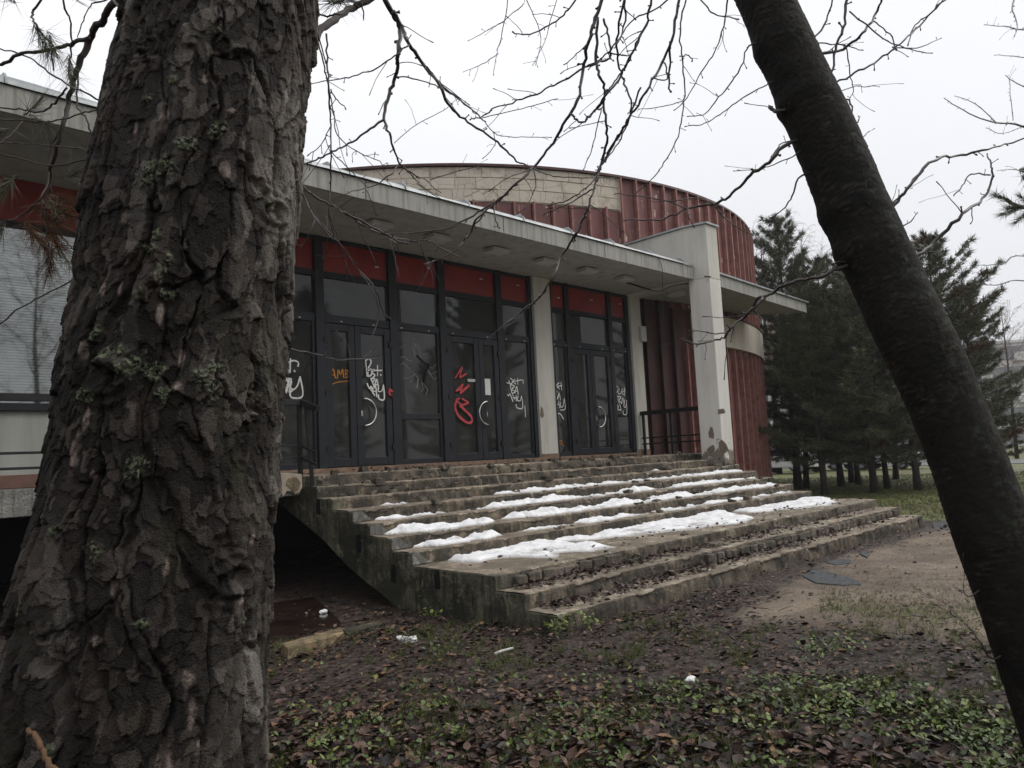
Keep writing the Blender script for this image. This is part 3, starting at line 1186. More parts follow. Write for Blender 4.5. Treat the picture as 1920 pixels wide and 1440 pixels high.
def ray_poly(t):
    best = .05
    for i in range(len(hw)):
        p, q = hw[i], hw[(i + 1) % len(hw)]
        d = np.array([math.cos(t), math.sin(t)])
        A = np.array([[d[0], -(q[0] - p[0])], [d[1], -(q[2] - p[2])]])
        try:
            s, u = np.linalg.solve(A, np.array([p[0] - cx, p[2] - cz]))
        except np.linalg.LinAlgError:
            continue
        if s > 0 and -1e-6 <= u <= 1 + 1e-6:
            best = max(best, s)
    return best


V, F = [], []
for i in range(N):
    t = 2 * math.pi * i / N
    r = ray_poly(t)
    c, s = math.cos(t), math.sin(t)
    ro = min(((xb - cx) / c if c > 0 else (xa - cx) / c) if abs(c) > 1e-6 else 9, ((zb - cz) / s if s > 0 else (za - cz) / s) if abs(s) > 1e-6 else 9)
    for yy in (YD - .025, YD - .018):
        V.append((cx + c * r, yy, cz + s * r))
        V.append((cx + c * ro, yy, cz + s * ro))
for i in range(N):
    j = (i + 1) % N
    a, c = i * 4, j * 4
    F += [(a, a + 1, c + 1, c), (a + 2, c + 2, c + 3, a + 3), (a, c, c + 2, a + 2)]
m = MB()
m.add(V, F)
m.build('smashed_pane', MAT['glassdust'], f1)
part('pane', MAT['glass'], f1)((xa, xb, YD + .012, YD + .018, za, zb))  # inner pane added so the hole reads grey instead of black
m = MB()
for i in range(16):
    t = random.uniform(0, 6.28)
    r0 = ray_poly(t) + .01
    p = [(cx + math.cos(t) * r0, YD - .03, cz + math.sin(t) * r0)]
    for q in range(3):
        t += random.uniform(-.25, .25)
        r0 += random.uniform(.04, .12)
        p.append((cx + math.cos(t) * r0, YD - .03, max(za, cz + math.sin(t) * r0)))
    m.tube(p, .002, 3)
m.build('glass_crack', MAT['paper'], f1)

G1 = [[(140, 790), (162, 792), (150, 815), (170, 830), (145, 852)], [(166, 800), (176, 850)], [(186, 782), (183, 862)], [(165, 812), (200, 795), (228, 805), (226, 828)], [(205, 848), (212, 856)],
      [(140, 852), (165, 838), (170, 862), (145, 880), (166, 890), (150, 915), (128, 908)], [(160, 872), (176, 930), (160, 942)], [(130, 918), (140, 955), (155, 948), (166, 972)],
      [(180, 888), (165, 962)], [(165, 928), (186, 928)], [(190, 890), (180, 968)], [(192, 905), (186, 940), (206, 950), (226, 925), (238, 880)], [(238, 880), (252, 985), (196, 996), (184, 970), (204, 950)]]
G2 = [[(592, 790), (600, 882)], [(592, 795), (610, 785), (622, 805), (602, 842)], [(606, 850), (622, 842), (626, 866), (608, 880), (604, 856)], [(640, 842), (624, 858), (642, 874), (626, 892)], [(656, 820), (656, 880)], [(630, 850), (682, 848)],
      [(672, 868), (676, 878)], [(620, 890), (640, 942)], [(618, 892), (642, 894), (630, 915), (646, 935), (628, 948)], [(640, 940), (652, 895), (662, 950)], [(644, 926), (660, 925)], [(600, 918), (612, 945), (622, 935), (632, 962)],
      [(616, 945), (642, 985)], [(648, 940), (652, 992)], [(632, 962), (650, 960)], [(662, 930), (660, 960), (680, 958), (688, 925)], [(688, 925), (693, 1002), (666, 1003), (660, 978)]]
GA = [[(396, 892), (416, 840), (428, 890)], [(400, 874), (426, 872)], [(432, 888), (436, 891)], [(440, 890), (444, 845), (456, 870), (468, 842), (473, 888)], [(481, 845), (483, 888)], [(481, 846), (500, 850), (486, 866), (503, 878), (483, 889)], [(405, 926), (440, 912), (505, 905)]]
GR = [[(1076, 890), (1112, 830)], [(1112, 830), (1100, 888)], [(1100, 888), (1136, 866)], [(1078, 960), (1118, 922)], [(1118, 922), (1102, 972)], [(1102, 972), (1152, 928)], [(1080, 958), (1112, 948)],
      [(1148, 1022), (1112, 1034), (1084, 1006), (1102, 1000)], [(1084, 1006), (1076, 1050), (1096, 1095), (1140, 1130), (1166, 1124), (1160, 1095), (1130, 1065), (1100, 1035)], [(1148, 1022), (1112, 1000)]]
G5 = [[(1348, 865), (1340, 888), (1350, 912), (1372, 918)], [(1372, 890), (1388, 905), (1374, 922), (1366, 902)], [(1398, 895), (1390, 910), (1404, 922)], [(1412, 890), (1414, 925)], [(1396, 908), (1440, 900), (1442, 920)],
      [(1372, 925), (1382, 970)], [(1372, 926), (1396, 932), (1382, 950), (1400, 962), (1384, 974)], [(1398, 972), (1408, 935), (1416, 980)], [(1402, 960), (1414, 960)], [(1352, 972), (1364, 985), (1372, 976), (1388, 1018)],
      [(1384, 975), (1400, 1010)], [(1404, 980), (1408, 1015)], [(1388, 996), (1408, 996)], [(1416, 985), (1412, 1010), (1428, 1010), (1434, 985)], [(1434, 985), (1440, 1050), (1410, 1050), (1404, 1030)], [(1452, 1040), (1455, 1100)]]
G6 = [[(205, 900), (215, 985)], [(205, 902), (222, 905), (212, 940)], [(225, 920), (238, 925), (232, 950), (222, 940), (225, 920)], [(255, 915), (240, 930), (256, 948)], [(264, 910), (268, 955)], [(246, 935), (270, 930)], [(222, 955), (234, 1005)], [(222, 956), (244, 962), (230, 980), (246, 1000), (232, 1008)],
      [(246, 1005), (254, 970), (262, 1010)], [(210, 1015), (224, 1020), (216, 1045), (240, 1050), (236, 1075), (262, 1085), (278, 1112)], [(236, 1010), (246, 1050)], [(252, 1012), (258, 1052)], [(240, 1032), (256, 1032)], [(262, 1018), (262, 1045), (276, 1040), (282, 1000)], [(282, 1000), (287, 1055), (262, 1062)]]
G7 = [[(556, 940), (572, 935), (568, 965), (554, 962), (556, 940)], [(558, 960), (560, 990)], [(580, 945), (574, 975), (590, 970)], [(600, 945), (590, 960), (602, 980)], [(608, 940), (606, 985)], [(590, 965), (612, 955)], [(570, 985), (578, 1030)], [(570, 988), (588, 992), (578, 1010), (592, 1025)],
      [(592, 1030), (598, 995), (606, 1035)], [(562, 1035), (574, 1040), (572, 1060), (590, 1062)], [(582, 1030), (590, 1065)], [(610, 1005), (604, 1040), (614, 1045), (620, 1010)], [(618, 1010), (620, 1080), (602, 1085), (600, 1065)]]
yd = YD - .047
stroke(z1(G1), .016, f0, MAT['spraywhite'], YD - .03)
stroke(z1(GA), .012, dA, MAT['sprayorange'], yd - .003)
stroke(z1(G2), .015, dB, MAT['spraywhite'], YD - .088)
stroke(z1(GR), .023, dC, MAT['sprayred'], YD - .090)
stroke(z1(G5), .0125, f2, MAT['spraywhite'], YD - .03)
stroke(z2(G6), .0135, f3, MAT['spraywhite'], YD - .03)
stroke(z2(G7), .013, f4, MAT['spraywhite'], YD - .03)
stroke(z1([[(718, 950), (735, 960), (728, 980), (718, 965), (730, 955)]]), .03, dB, MAT['sprayred'], YD - .11)
stroke(z2([[(222, 1225), (230, 1250)], [(236, 1232), (250, 1260), (262, 1240)], [(265, 1235), (278, 1258)], [(225, 1222), (270, 1230)]]), .012, f3, MAT['sprayorange'], YD - .03)
# notices on the door glass
p = on(480 + 1247 / 2.88, 400 + 937 / 2.88, 1, YD - .05)
part('notice', MAT['paper'], dD)((p[0] - .10, p[0] + .10, YD - .052, YD - .048, p[2] - .17, p[2] + .17))
p = on(480 + 1163 / 2.88, 400 + 902 / 2.88, 1, YD - .09)
part('sign_plate', MAT['lamp'], dC)((p[0] - .10, p[0] + .10, YD - .095, YD - .0865, p[2] - .028, p[2] + .028))
p = on(480 + 1130 / 2.88, 400 + 760 / 2.88, 1, YD + .3)
part('curtain', MAT['blind'])((p[0] - .25, p[0] + .12, YD + .14, YD + .16, 3.15, 4.15))
part('curtain', MAT['blind'])((15.15, 15.8, YD + .14, YD + .16, 1.75, 5.0))
part('curtain', MAT['blind'])((12.0, 12.2, YD + .14, YD + .16, 1.75, 4.1))
part('radiator', MAT['lamp'])((12.95, 13.35, YD + .14, YD + .22, 4.4, 4.95))
# wall box beside the doors
p = on(1205, 626, 1, YD - .2)
part('meter_box', MAT['lamp'], bevel=.01)((p[0] - .10, p[0] + .12, YD - .24, YD - .163, p[2] - .2, p[2] + .2))

# ---- canopy
CF = 9.40


def cyl_y(x, rr=12.04, cxx=19.52, cyy=23.19):
    return cyy - math.sqrt(max(rr * rr - (x - cxx) ** 2, 0))


m = MB()
left_poly = [(-10, CF), (15.72, CF), (15.72, YD + .35), (-10, YD + .35)]
m.prism(left_poly, lambda p, d: (p[0], p[1], d), SOF, 6.02)
m.build('canopy', MAT['soffit'], hall)
rp = [(16.34, CF + .02), (22.95, 9.86), (22.05, 10.75)] + [(x, cyl_y(x) - .02) for x in np.linspace(21.6, 16.2, 12)] + [(15.725, 11.6), (15.725, 9.46), (16.34, 9.46)]
m = MB()
m.prism(rp, lambda p, d: (p[0], p[1], d), SOF + .002, 6.0)
m.build('canopy', MAT['soffit'], hall)
m = MB()
m.box(-10, 15.715, CF - .05, CF - .002, SOF - .03, 6.0)
m.build('fascia', MAT['fascia'], hall, bevel=.006)


def slab_edge(pts, z0, z1_, t, name, mat):
    m = MB()
    for (a, c) in zip(pts[:-1], pts[1:]):
        m.bar((a[0], a[1], (z0 + z1_) / 2), (c[0], c[1], (z0 + z1_) / 2), t, z1_ - z0)
    return m.build(name, mat, hall)


slab_edge([(16.36, CF - .01), (22.97, 9.83)], SOF - .02, 6.005, .05, 'fascia', MAT['fascia'])
# zinc roof edge: upstand and sheet, slightly wavy
xs = np.linspace(-10, 15.70, 120)


def strip(rows, name, mat):
    V = np.vstack(rows)
    n = len(rows[0])
    F = []
    for r in range(len(rows) - 1):
        a = np.arange(n - 1) + r * n
        F.append(np.stack([a, a + 1, a + 1 + n, a + n], -1))
    return npmesh(name, V, np.vstack(F), mat, hall, False)


wv = .012 * vn(xs * 1.1, 0 * xs, 5) + .008 * vn(xs * 5, 0 * xs, 6)
lf = np.clip((8 - xs) / 14, 0, 1) * .06
strip([np.stack([xs, CF - .085 + wv, 6.005 + 0 * xs], -1), np.stack([xs, CF - .075 + wv, 6.05 + wv + lf], -1), np.stack([xs, CF + .02 + 0 * xs, 6.10 + wv + lf], -1), np.stack([xs, CF + .35 + 0 * xs, 6.14 + lf + wv], -1), np.stack([xs, CF + .36 + 0 * xs, 6.02 + 0 * xs], -1)], 'roof_flashing', MAT['flash'])
for x in np.arange(-9, 15.5, 1.35):
    m = MB()
    m.prism([(CF - .095, 6.0), (CF - .088, 6.07), (CF + .02, 6.165), (CF + .35, 6.195), (CF + .35, 6.12), (CF + .02, 6.06), (CF - .07, 6.0)], lambda p, d: (d, p[0], p[1]), x - .012, x + .012)
    m.build('flashing_seam', MAT['flash'], hall)
for x in np.arange(-8.2, 15.5, 2.93):
    part('fascia_joint', MAT['stringer'])((x - .008, x + .008, CF - .053, CF - .0505, SOF - .02, 5.995))
m = MB()
m.bar((16.36, CF - .03, 6.03), (23.05, 9.80, 6.03), .10, .045)
m.bar((23.0, 9.82, 6.03), (22.1, 10.75, 6.03), .10, .045)
m.build('roof_flashing', MAT['flash'], hall)
part('roof_deck', MAT['slate'])((-10, 15.7, CF + .37, YD + 3, 6.022, 6.06))
# pillar and blade wall on top of the canopy
m = MB()
m.prism([(15.87, 9.02), (16.37, 9.02), (16.37, 9.50), (15.72, 9.50)], lambda p, d: (p[0] - .0 * d, p[1], d), 1.20, 5.69)
m.build('pillar', MAT['pillar'], hall, bevel=.012)
m = MB()
m.prism([(15.87, 9.02), (16.37, 9.02), (16.37, 11.75), (15.80, 11.75), (15.73, 9.55)], lambda p, d: (p[0], p[1], d), 5.695, 7.0)
m.build('blade_wall', MAT['plaster'], hall, bevel=.01)
m = MB()
m.prism([(15.83, 8.97), (16.41, 8.97), (16.41, 11.72), (15.76, 11.72), (15.68, 9.55)], lambda p, d: (p[0], p[1], d), 7.002, 7.045)
m.build('wall_coping', MAT['flash'], hall)
m = MB()
m.bar((15.70, 9.06, 5.705), (15.86, 8.985, 5.70), .05, .02)
m.build('joint_strip', MAT['coping'], hall)
# broken plaster pieces on the pillar
for (px, py, w, h) in ((1349, 772, .10, .07), (1334, 812, .07, .14), (1352, 838, .12, .18), (1366, 846, .05, .05), (1334, 843, .12, .12)):
    q = on(px, py, 1, 9.015) if px > 1356 else on(px, py, 0, 15.80)
    m = MB()
    n = 9
    pl = []
    for i in range(n):
        t = 2 * math.pi * i / n
        rr = random.uniform(.6, 1.15)
        pl.append((math.cos(t) * w * rr, math.sin(t) * h * rr))
    if px > 1356:
        m.prism(pl, lambda p, d, q=q: (q[0] + p[0], d, q[2] + p[1]), 9.009, 9.03)
    else:
        nx, ny = -.95, -.3
        yb_ = q[1]
        xs_ = 15.87 - (yb_ - 9.02) * .3125
        m.prism(pl, lambda p, d, xs_=xs_, yb_=yb_, q=q: (xs_ + d - p[0] * .3, yb_ + p[0] * .95, q[2] + p[1]), -.006, .02)
    m.build('plaster_patch', MAT['bareplaster'], hall)
# chipped hole on the first column
p = on(480 + 1545 / 2.88, 400 + 1075 / 2.88, 1, YD - .165)
m = MB()
m.prism([(math.cos(t) * .06 * random.uniform(.7, 1.2), math.sin(t) * .14 * random.uniform(.7, 1.2)) for t in np.linspace(0, 5.7, 9)], lambda q, d: (p[0] + q[0], d, p[2] + q[1]), YD - .166, YD - .15)
m.build('plaster_patch', MAT['bareplaster'], hall)
# soffit lamps
for (px, py) in ((709, 416), (822, 440), (928, 466), (1017, 487), (1097, 504), (1165, 520)):
    p = on(px, py, 2, SOF)
    lp = part('ceiling_lamp', MAT['lamp'], bevel=.01)((p[0] - .21, p[0] + .21, 10.05, 10.33, SOF - .10, SOF - .02))
    part('lamp_base', MAT['frame'], lp)((p[0] - .17, p[0] + .17, 10.09, 10.29, SOF - .02, SOF - .001))
p = on(1267, 548, 2, SOF)
m = MB()
m.tube([(p[0], p[1], SOF - .001), (p[0], p[1], SOF - .07), (p[0], p[1], SOF - .11)], [.24, .24, .15], 20)
m.build('ceiling_lamp', MAT['lamp'], hall)
m = MB()
m.tube(smooth_path([on(1160, 525, 2, SOF - .02), on(1230, 545, 2, SOF - .02), on(1262, 535, 2, SOF - .02), on(1296, 530, 2, SOF - .02)]), .02, 6)
m.tube(smooth_path([(14.2, CF - .06, 6.05), (14.32, CF - .09, 5.8), (14.35, CF - .07, 5.5), (14.34, CF - .02, 5.0), (14.36, CF, 4.6)]), .008, 5)
m.build('cable', MAT['black'], hall)

# ================================================================== ROUND HALL (DRUM)
DC = (19.52, 23.19)
DR = 12.04
drum = empty('round_hall', (DC[0], DC[1], 0), 'tall round auditorium clad in ribbed oxide red panels above the canopy', 'building')


def dpt(r, deg, z):
    return (DC[0] + r * math.cos(R(deg)), DC[1] + r * math.sin(R(deg)), z)


def ring(name, mat, r0, r1, za, zb, a0=0, a1=360, n=180):
    m = MB()
    full = abs(a1 - a0) >= 360
    A = np.linspace(a0, a1, n + 1)
    for i in range(n):
        q = [dpt(r0, A[i], za), dpt(r0, A[i + 1], za), dpt(r1, A[i + 1], za), dpt(r1, A[i], za), dpt(r0, A[i], zb), dpt(r0, A[i + 1], zb), dpt(r1, A[i + 1], zb), dpt(r1, A[i], zb)]
        m.add(q, [(3, 2, 1, 0), (4, 5, 6, 7), (0, 1, 5, 4), (2, 3, 7, 6)] + ([] if full or 0 < i < n - 1 else [(3, 0, 4, 7)] if i == 0 else [(1, 2, 6, 5)]))
    return m.build(name, mat, drum)


ring('wall', MAT['coping'], 11.94, 11.70, -.2, 8.98)  # core coloured dark so gaps beside the ribs read as shadow lines
ring('roof', MAT['slate'], 11.69, 10.2, 8.80, 8.90, n=90)
ring('roof_coping', MAT['coping'], 12.10, 11.75, 8.985, 9.045)
ring('band', MAT['band'], 12.17, 11.95, 4.60, 5.50, 265.6, 330, 120)
ring('band_trim', MAT['coping'], 12.19, 11.96, 5.505, 5.55, 265.6, 330, 120)
ring('base_plinth', MAT['plinth'], 12.10, 11.95, -.2, .25, 190, 335, 160)


def panel_mesh(z0, z1_, da, r=12.0, w=1.0):
    m = MB()
    a = da / 2 * .985 * w
    segs = [(-a * .80, r - .05), (-a * .78, r), (-a * .3, r - .012), (a * .3, r - .012), (a * .78, r), (a * .80, r - .05)]
    zs = [z0, (z0 + z1_) / 2, z1_]
    V, F = [], []
    for z in zs:
        for (t, rr) in segs:
            V.append((rr * math.cos(R(t)), rr * math.sin(R(t)), z))
    n = len(segs)
    for j in range(2):
        for i in range(n - 1):
            F.append((j * n + i, j * n + i + 1, (j + 1) * n + i + 1, (j + 1) * n + i))
    m.add(V, F)
    return m


def rib_mesh(z0, z1_, r=12.0):
    m = MB()
    m.add([(r - .05, -.022, z0), (r - .05, .022, z0), (r + .12, .022, z0), (r + .12, -.022, z0), (r - .05, -.022, z1_), (r - .05, .022, z1_), (r + .12, .022, z1_), (r + .12, -.022, z1_)],
          [(3, 2, 1, 0), (4, 5, 6, 7), (0, 1, 5, 4), (1, 2, 6, 5), (2, 3, 7, 6), (3, 0, 4, 7)])
    return m


DA = 2.45
PB = {}
PATCH_END = 253.72


def put(kind, ang, z0, z1_, dark=False):
    key = (kind, z0, z1_, dark)
    if key not in PB:
        if kind == 'panel':
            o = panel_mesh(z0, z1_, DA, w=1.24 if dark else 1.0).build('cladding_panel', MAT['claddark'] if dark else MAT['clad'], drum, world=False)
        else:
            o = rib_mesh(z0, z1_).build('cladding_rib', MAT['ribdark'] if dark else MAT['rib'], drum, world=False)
        PB[key] = o
    else:
        o = PB[key].copy()
        COL.objects.link(o)
        o.parent = drum
    o.rotation_euler = (0, 0, R(ang))
    return o


Z_P = 8.10                                  # lower edge of the bare blockwork patch
ang = PATCH_END + DA * 40
A_all = []
a = PATCH_END - DA * 14
i0 = -14
for i in range(-14, 26):
    ac = PATCH_END + DA * (i + .5)
    ae = PATCH_END + DA * i
    right = i >= 0
    top = 8.98 if right else Z_P + .02 * ((i * 7) % 3 - 1)
    zl = 5.55 if ac > 262 else 5.99
    if ac > 214:
        put('panel', ac, zl, top)
        put('rib', ae, zl, top)
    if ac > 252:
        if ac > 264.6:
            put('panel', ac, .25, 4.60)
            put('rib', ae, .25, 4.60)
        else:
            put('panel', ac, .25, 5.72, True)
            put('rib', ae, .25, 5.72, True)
# narrow extra ribs where the wall turns out of the canopy's shade
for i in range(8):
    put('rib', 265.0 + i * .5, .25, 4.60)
# bare blockwork patch with its blocks
ring('patch_bed', MAT['mortar'], 12.0, 11.95, Z_P - .02, 8.98, 214, PATCH_END, 60)
rows = [(Z_P, Z_P + .30), (Z_P + .31, Z_P + .60), (Z_P + .61, 8.975)]
for ri, (za, zb) in enumerate(rows):
    a = 215 + (ri % 2) * 1.3
    while a < PATCH_END - .2:
        w = random.uniform(2.3, 3.2)
        e = min(a + w, PATCH_END)
        m = MB()
        da_ = (e - a)
        r0, r1 = 11.97, 12.02 + random.uniform(-.008, .012)
        q = []
        for rr in (r0, r1):
            for tt in (a + .025, (a + e) / 2, e - .025):
                for z in (za + .005, zb - .005):
                    zz = z + random.uniform(-.008, .008)
                    q.append(dpt(rr, tt, zz))
        # index: rr*6 + t*2 + z
        m.add(q, [(6, 8, 9, 7), (8, 10, 11, 9), (0, 6, 7, 1), (4, 5, 11, 10), (1, 7, 9, 3), (3, 9, 11, 5), (0, 2, 8, 6), (2, 4, 10, 8)])
        m.build('block', MAT['block'], drum)
        a = e
ring('patch_trim', MAT['band'], 12.06, 12.0, Z_P - .06, 8.98, PATCH_END - .12, PATCH_END, 2)

# ================================================================== RAILINGS
r1 = empty('steel_railing', (5.55, 9.8, PZ), 'black steel railing with broken stub at the left stair end', 'railing')
r2 = empty('steel_railing', (16.0, 10.4, PZ), 'black steel railing between the door column and the white pillar', 'railing')


def rp_(name, a, b_, w, h, par):
    m = MB()
    m.bar(a, b_, w, h)
    return m.build(name, MAT['black'], par, bevel=.004)


YR = 9.80
rp_('post', (5.50, YR, 1.30), (5.50, YR, 2.58), .055, .055, r1)
rp_('post', (5.62, YR - .12, 1.36), (5.56, YR - .10, 2.55), .05, .05, r1)
for x in (3.2, .9, -1.4):
    rp_('post', (x, YR, 1.60), (x, YR, 2.58), .05, .05, r1)
rp_('rail', (-4, YR, 2.62), (5.53, YR, 2.62), .07, .085, r1)
rp_('rail', (5.53, YR, 2.62), (5.60, YR - .34, 2.50), .07, .085, r1)
for z in (2.0, 1.83):
    rp_('rail', (-4, YR, z), (5.5, YR, z), .03, .03, r1)
    rp_('rail', (5.5, YR, z), (5.58, YR - .30, z - .11), .03, .03, r1)
for y in (9.62, 10.45, 11.27):
    rp_('post', (16.0, y, PZ - .05), (16.0, y, 2.60), .06, .06, r2)
rp_('rail', (16.0, 9.53, 2.64), (16.0, 11.45, 2.64), .08, .10, r2)
for z in (2.01, 1.86):
    rp_('rail', (16.0, 9.53, z), (16.0, 11.45, z), .035, .035, r2)


# ================================================================== FOREGROUND PINE TRUNK
def pine_axis():
    rowsP = [(-250, 440, 150), (0, 421, 169), (200, 383, 190), (400, 353, 203), (560, 338, 207), (700, 320, 213), (850, 300, 218), (960, 286, 230), (1200, 257, 248), (1440, 228, 265)]
    P0 = at(320, 700, 1.5)
    n = np.array([P0[0], P0[1], 0])
    n = n / np.linalg.norm(n)
    out = []
    for (y, c, hwid) in rowsP:
        r0 = ray(c, y)
        t = (P0 @ n - CP @ n) / (r0 @ n)
        P = CP + r0 * t
        ra, rb = ray(c - hwid, y), ray(c + hwid, y)
        ra, rb = ra / np.linalg.norm(ra), rb / np.linalg.norm(rb)
        half = math.acos(np.clip(ra @ rb, -1, 1)) / 2
        mid = (ra + rb)
        mid /= np.linalg.norm(mid)
        d = np.linalg.norm(P - CP)
        P = CP + mid * d
        out.append((P[2], P[0], P[1], d * math.sin(half)))
    out.sort()
    return np.array(out), n


PA, PN = pine_axis()
az_pine = math.atan2(-PN[1], -PN[0])


def extrap(z, col):
    zs, v = PA[:, 0], PA[:, col]
    r = np.interp(z, zs, v)
    s0 = (v[2] - v[0]) / (zs[2] - zs[0])
    s1 = (v[-1] - v[-3]) / (zs[-1] - zs[-3])
    r = np.where(z < zs[0], v[0] + (z - zs[0]) * s0, r)
    return np.where(z > zs[-1], v[-1] + (z - zs[-1]) * s1, r)


pine = empty('pine_tree', (float(extrap(0., 1)), float(extrap(0., 2)), 0), 'thick foreground pine trunk with cracked plated bark filling the left side', 'tree')


def build_pine_trunk():
    th = np.concatenate([np.linspace(-math.pi, R(-112), 26)[:-1], np.linspace(R(-112), R(112), 420), np.linspace(R(112), math.pi, 26)[1:-1]])
    zz = np.concatenate([np.linspace(-.15, .95, 50)[:-1], np.linspace(.95, 2.75, 880), np.linspace(2.75, 6.5, 60)[1:]])
    Z, T = np.meshgrid(zz, th, indexing='ij')
    cx, cy, r = extrap(Z, 1), extrap(Z, 2), extrap(Z, 3)
    r = np.maximum(r, .12) - .008
    r = r + .06 * np.exp(-np.clip(Z, 0, 9) / .18)
    u = T * .21
    v = Z + .0 * T
    wu = u + .016 * vn(u * 16, v * 9, 1) + .006 * vn(u * 55, v * 40, 2) + .002 * vn(u * 160, v * 130, 3) + .04 * vn(u * 3, v * 2.2, 4)
    wv = v + .030 * vn(u * 14, v * 7, 5) + .010 * vn(u * 50, v * 35, 6) + .002 * vn(u * 160, v * 130, 7)
    # long deep furrows between strips of bark
    q1, q2, qid, qy = worley(wu / .10 + .45 * vn(u * 6, v * 4, 31), wv / .50, 33)
    furrow = 1 - sstep(.0, .15, (q2 - q1) + .09 * vn(u * 24, v * 14, 32))
    # flat plates, merging here and there
    f1, f2, cid, cy1 = worley(wu / .075, wv / .20, 3)
    open_ = .15 + .85 * sstep(-.3, .3, fbm(u * 9, v * 5, 35, 3))
    edge = f2 - f1 + .05 * vn(u * 50, v * 34, 36)
    crack = (1 - sstep(.0, .06, edge)) * open_
    plate = 1 - crack
    h = (.2 + .8 * cid) * .0075 - crack * .012 - furrow * .019 * (.4 + .6 * qid)
    h = h + (-cy1) * .009 * sstep(.0, .08, edge) * (cid > .35)
    # thin papery scales lying over each other
    g1, g2, gid, gy = worley((wu + .011 * vn(u * 40, v * 20, 8)) / .032, (wv + .01 * vn(u * 30, v * 20, 9)) / .075, 9)
    h = h + np.floor(gid * 3) * .0020 + (-gy) * .0022 - (1 - sstep(.0, .035, g2 - g1)) * .0018
    k1, k2, kid, ky = worley((wu + .005 * vn(u * 90, v * 60, 18)) / .014, (wv + .006 * vn(u * 70, v * 50, 20)) / .030, 19)
    h = h + np.floor(kid * 3) * .0012 - ky * .0012
    h = h + .008 * fbm(u * 4.5, v * 2.2, 12, 3) + .0016 * fbm(u * 80, v * 26, 13, 4)
    h = h + .002
    V0 = np.stack([cx + r * np.cos(az_pine + T), cy + r * np.sin(az_pine + T), Z], -1)
    front = np.abs(T) < R(100)
    pix = proj(V0)

    def spot(px, py):
        d = np.where(front, (pix[..., 0] - px) ** 2 + (pix[..., 1] - py) ** 2, 1e12)
        k = np.unravel_index(np.argmin(d), d.shape)
        return u[k], v[k]
    resin = np.zeros_like(h)
    for (px, py, a, b_) in ((310, 222, .010, .026), (235, 405, .008, .017), (204, 540, .006, .018), (229, 542, .005, .012), (163, 658, .006, .017), (340, 672, .006, .016), (330, 724, .009, .010), (170, 785, .008, .020), (150, 852, .010, .034), (177, 893, .004, .012),
                            (300, 520, .006, .028), (348, 1275, .010, .017), (356, 1333, .008, .022), (306, 1425, .012, .026), (180, 1200, .011, .009), (368, 1392, .006, .007), (430, 208, .012, .006), (300, 590, .007, .02), (385, 150, .006, .01), (255, 240, .006, .016), (215, 1100, .006, .016), (440, 1130, .01, .01), (312, 1060, .006, .018), (465, 1010, .007, .02), (420, 320, .01, .02)):
        su, sv = spot(px, py)
        q = ((u - su) / a) ** 2 + ((v - sv) / b_) ** 2 + .9 * fbm(u * 90, v * 60, 41, 3)
        resin = np.maximum(resin, (1 - sstep(-.1, 1.7, q)) * .8)
    lich = np.zeros_like(h)
    for (px, py, s) in ((345, 272, .024), (297, 322, .030), (287, 345, .02), (165, 345, .018), (185, 625, .018), (250, 680, .03), (270, 555, .017), (296, 508, .018), (320, 555, .017), (395, 682, .02), (395, 728, .02), (310, 735, .018), (260, 870, .024), (155, 740, .02), (175, 745, .02), (185, 1028, .024), (115, 988, .014), (263, 1165, .014),
                        (298, 440, .016), (283, 470, .014), (320, 482, .014), (410, 235, .016), (493, 388, .014), (55, 1130, .014), (410, 65, .014), (280, 185, .014), (106, 1400, .014), (325, 148, .012), (60, 1010, .014), (450, 1160, .02), (400, 250, .018), (235, 660, .02), (375, 700, .02), (205, 665, .018), (290, 700, .022)):
        su, sv = spot(px, py)
        q = np.hypot(u - su, v - sv) / (s * .9) + .95 * fbm(u * 70, v * 70, 51, 4)
        lich = np.maximum(lich, 1 - sstep(.55, .95, q))
    # knots: branch scars
    for (px, py, s, dd) in ((503, 398, .045, .016), (205, 705, .055, .020), (430, 1085, .05, .018), (270, 95, .03, -.012), (150, 380, .03, .012)):
        su, sv = spot(px, py)
        q = np.hypot(u - su, (v - sv) * 1.4) / s
        h = h + dd * np.exp(-q * q) - dd * 1.5 * np.exp(-(q / .38) ** 2) + .004 * np.sin(q * 11) * np.exp(-q * q * .6)
    h = h + lich * (.004 + .003 * vn(u * 300, v * 300, 60))
    h = h * (.35 + .65 * sstep(.0, .2, np.abs(np.abs(T) - math.pi) * 3))
    V = V0 + np.stack([np.cos(az_pine + T) * h, np.sin(az_pine + T) * h, -.15 * h], -1)
    nz, nt = Z.shape
    i, j = np.meshgrid(np.arange(nz - 1), np.arange(nt), indexing='ij')
    j2 = (j + 1) % nt
    F = np.stack([i * nt + j, i * nt + j2, (i + 1) * nt + j2, (i + 1) * nt + j], -1).reshape(-1, 4)
    tone = np.clip(.02 + .42 * cid + .42 * gid + .22 * kid + .34 * fbm(u * 9, v * 6, 70, 3) - .16, 0, 1)
    # right flank painted paler grey, as lit from that side; upper plates paler too
    tone = np.clip(tone + .36 * sstep(.0, .20, u) + .12 * sstep(1.9, 2.5, v) - .19, 0, 1)
    npmesh('trunk', V.reshape(-1, 3), F, MAT['bark'], pine, False, {'tone': tone.ravel(), 'flake': (sstep(.55, .95, kid) * plate * (.3 + .7 * gid)).ravel(), 'resin': resin.ravel(), 'lichen': lich.ravel()})


build_pine_trunk()


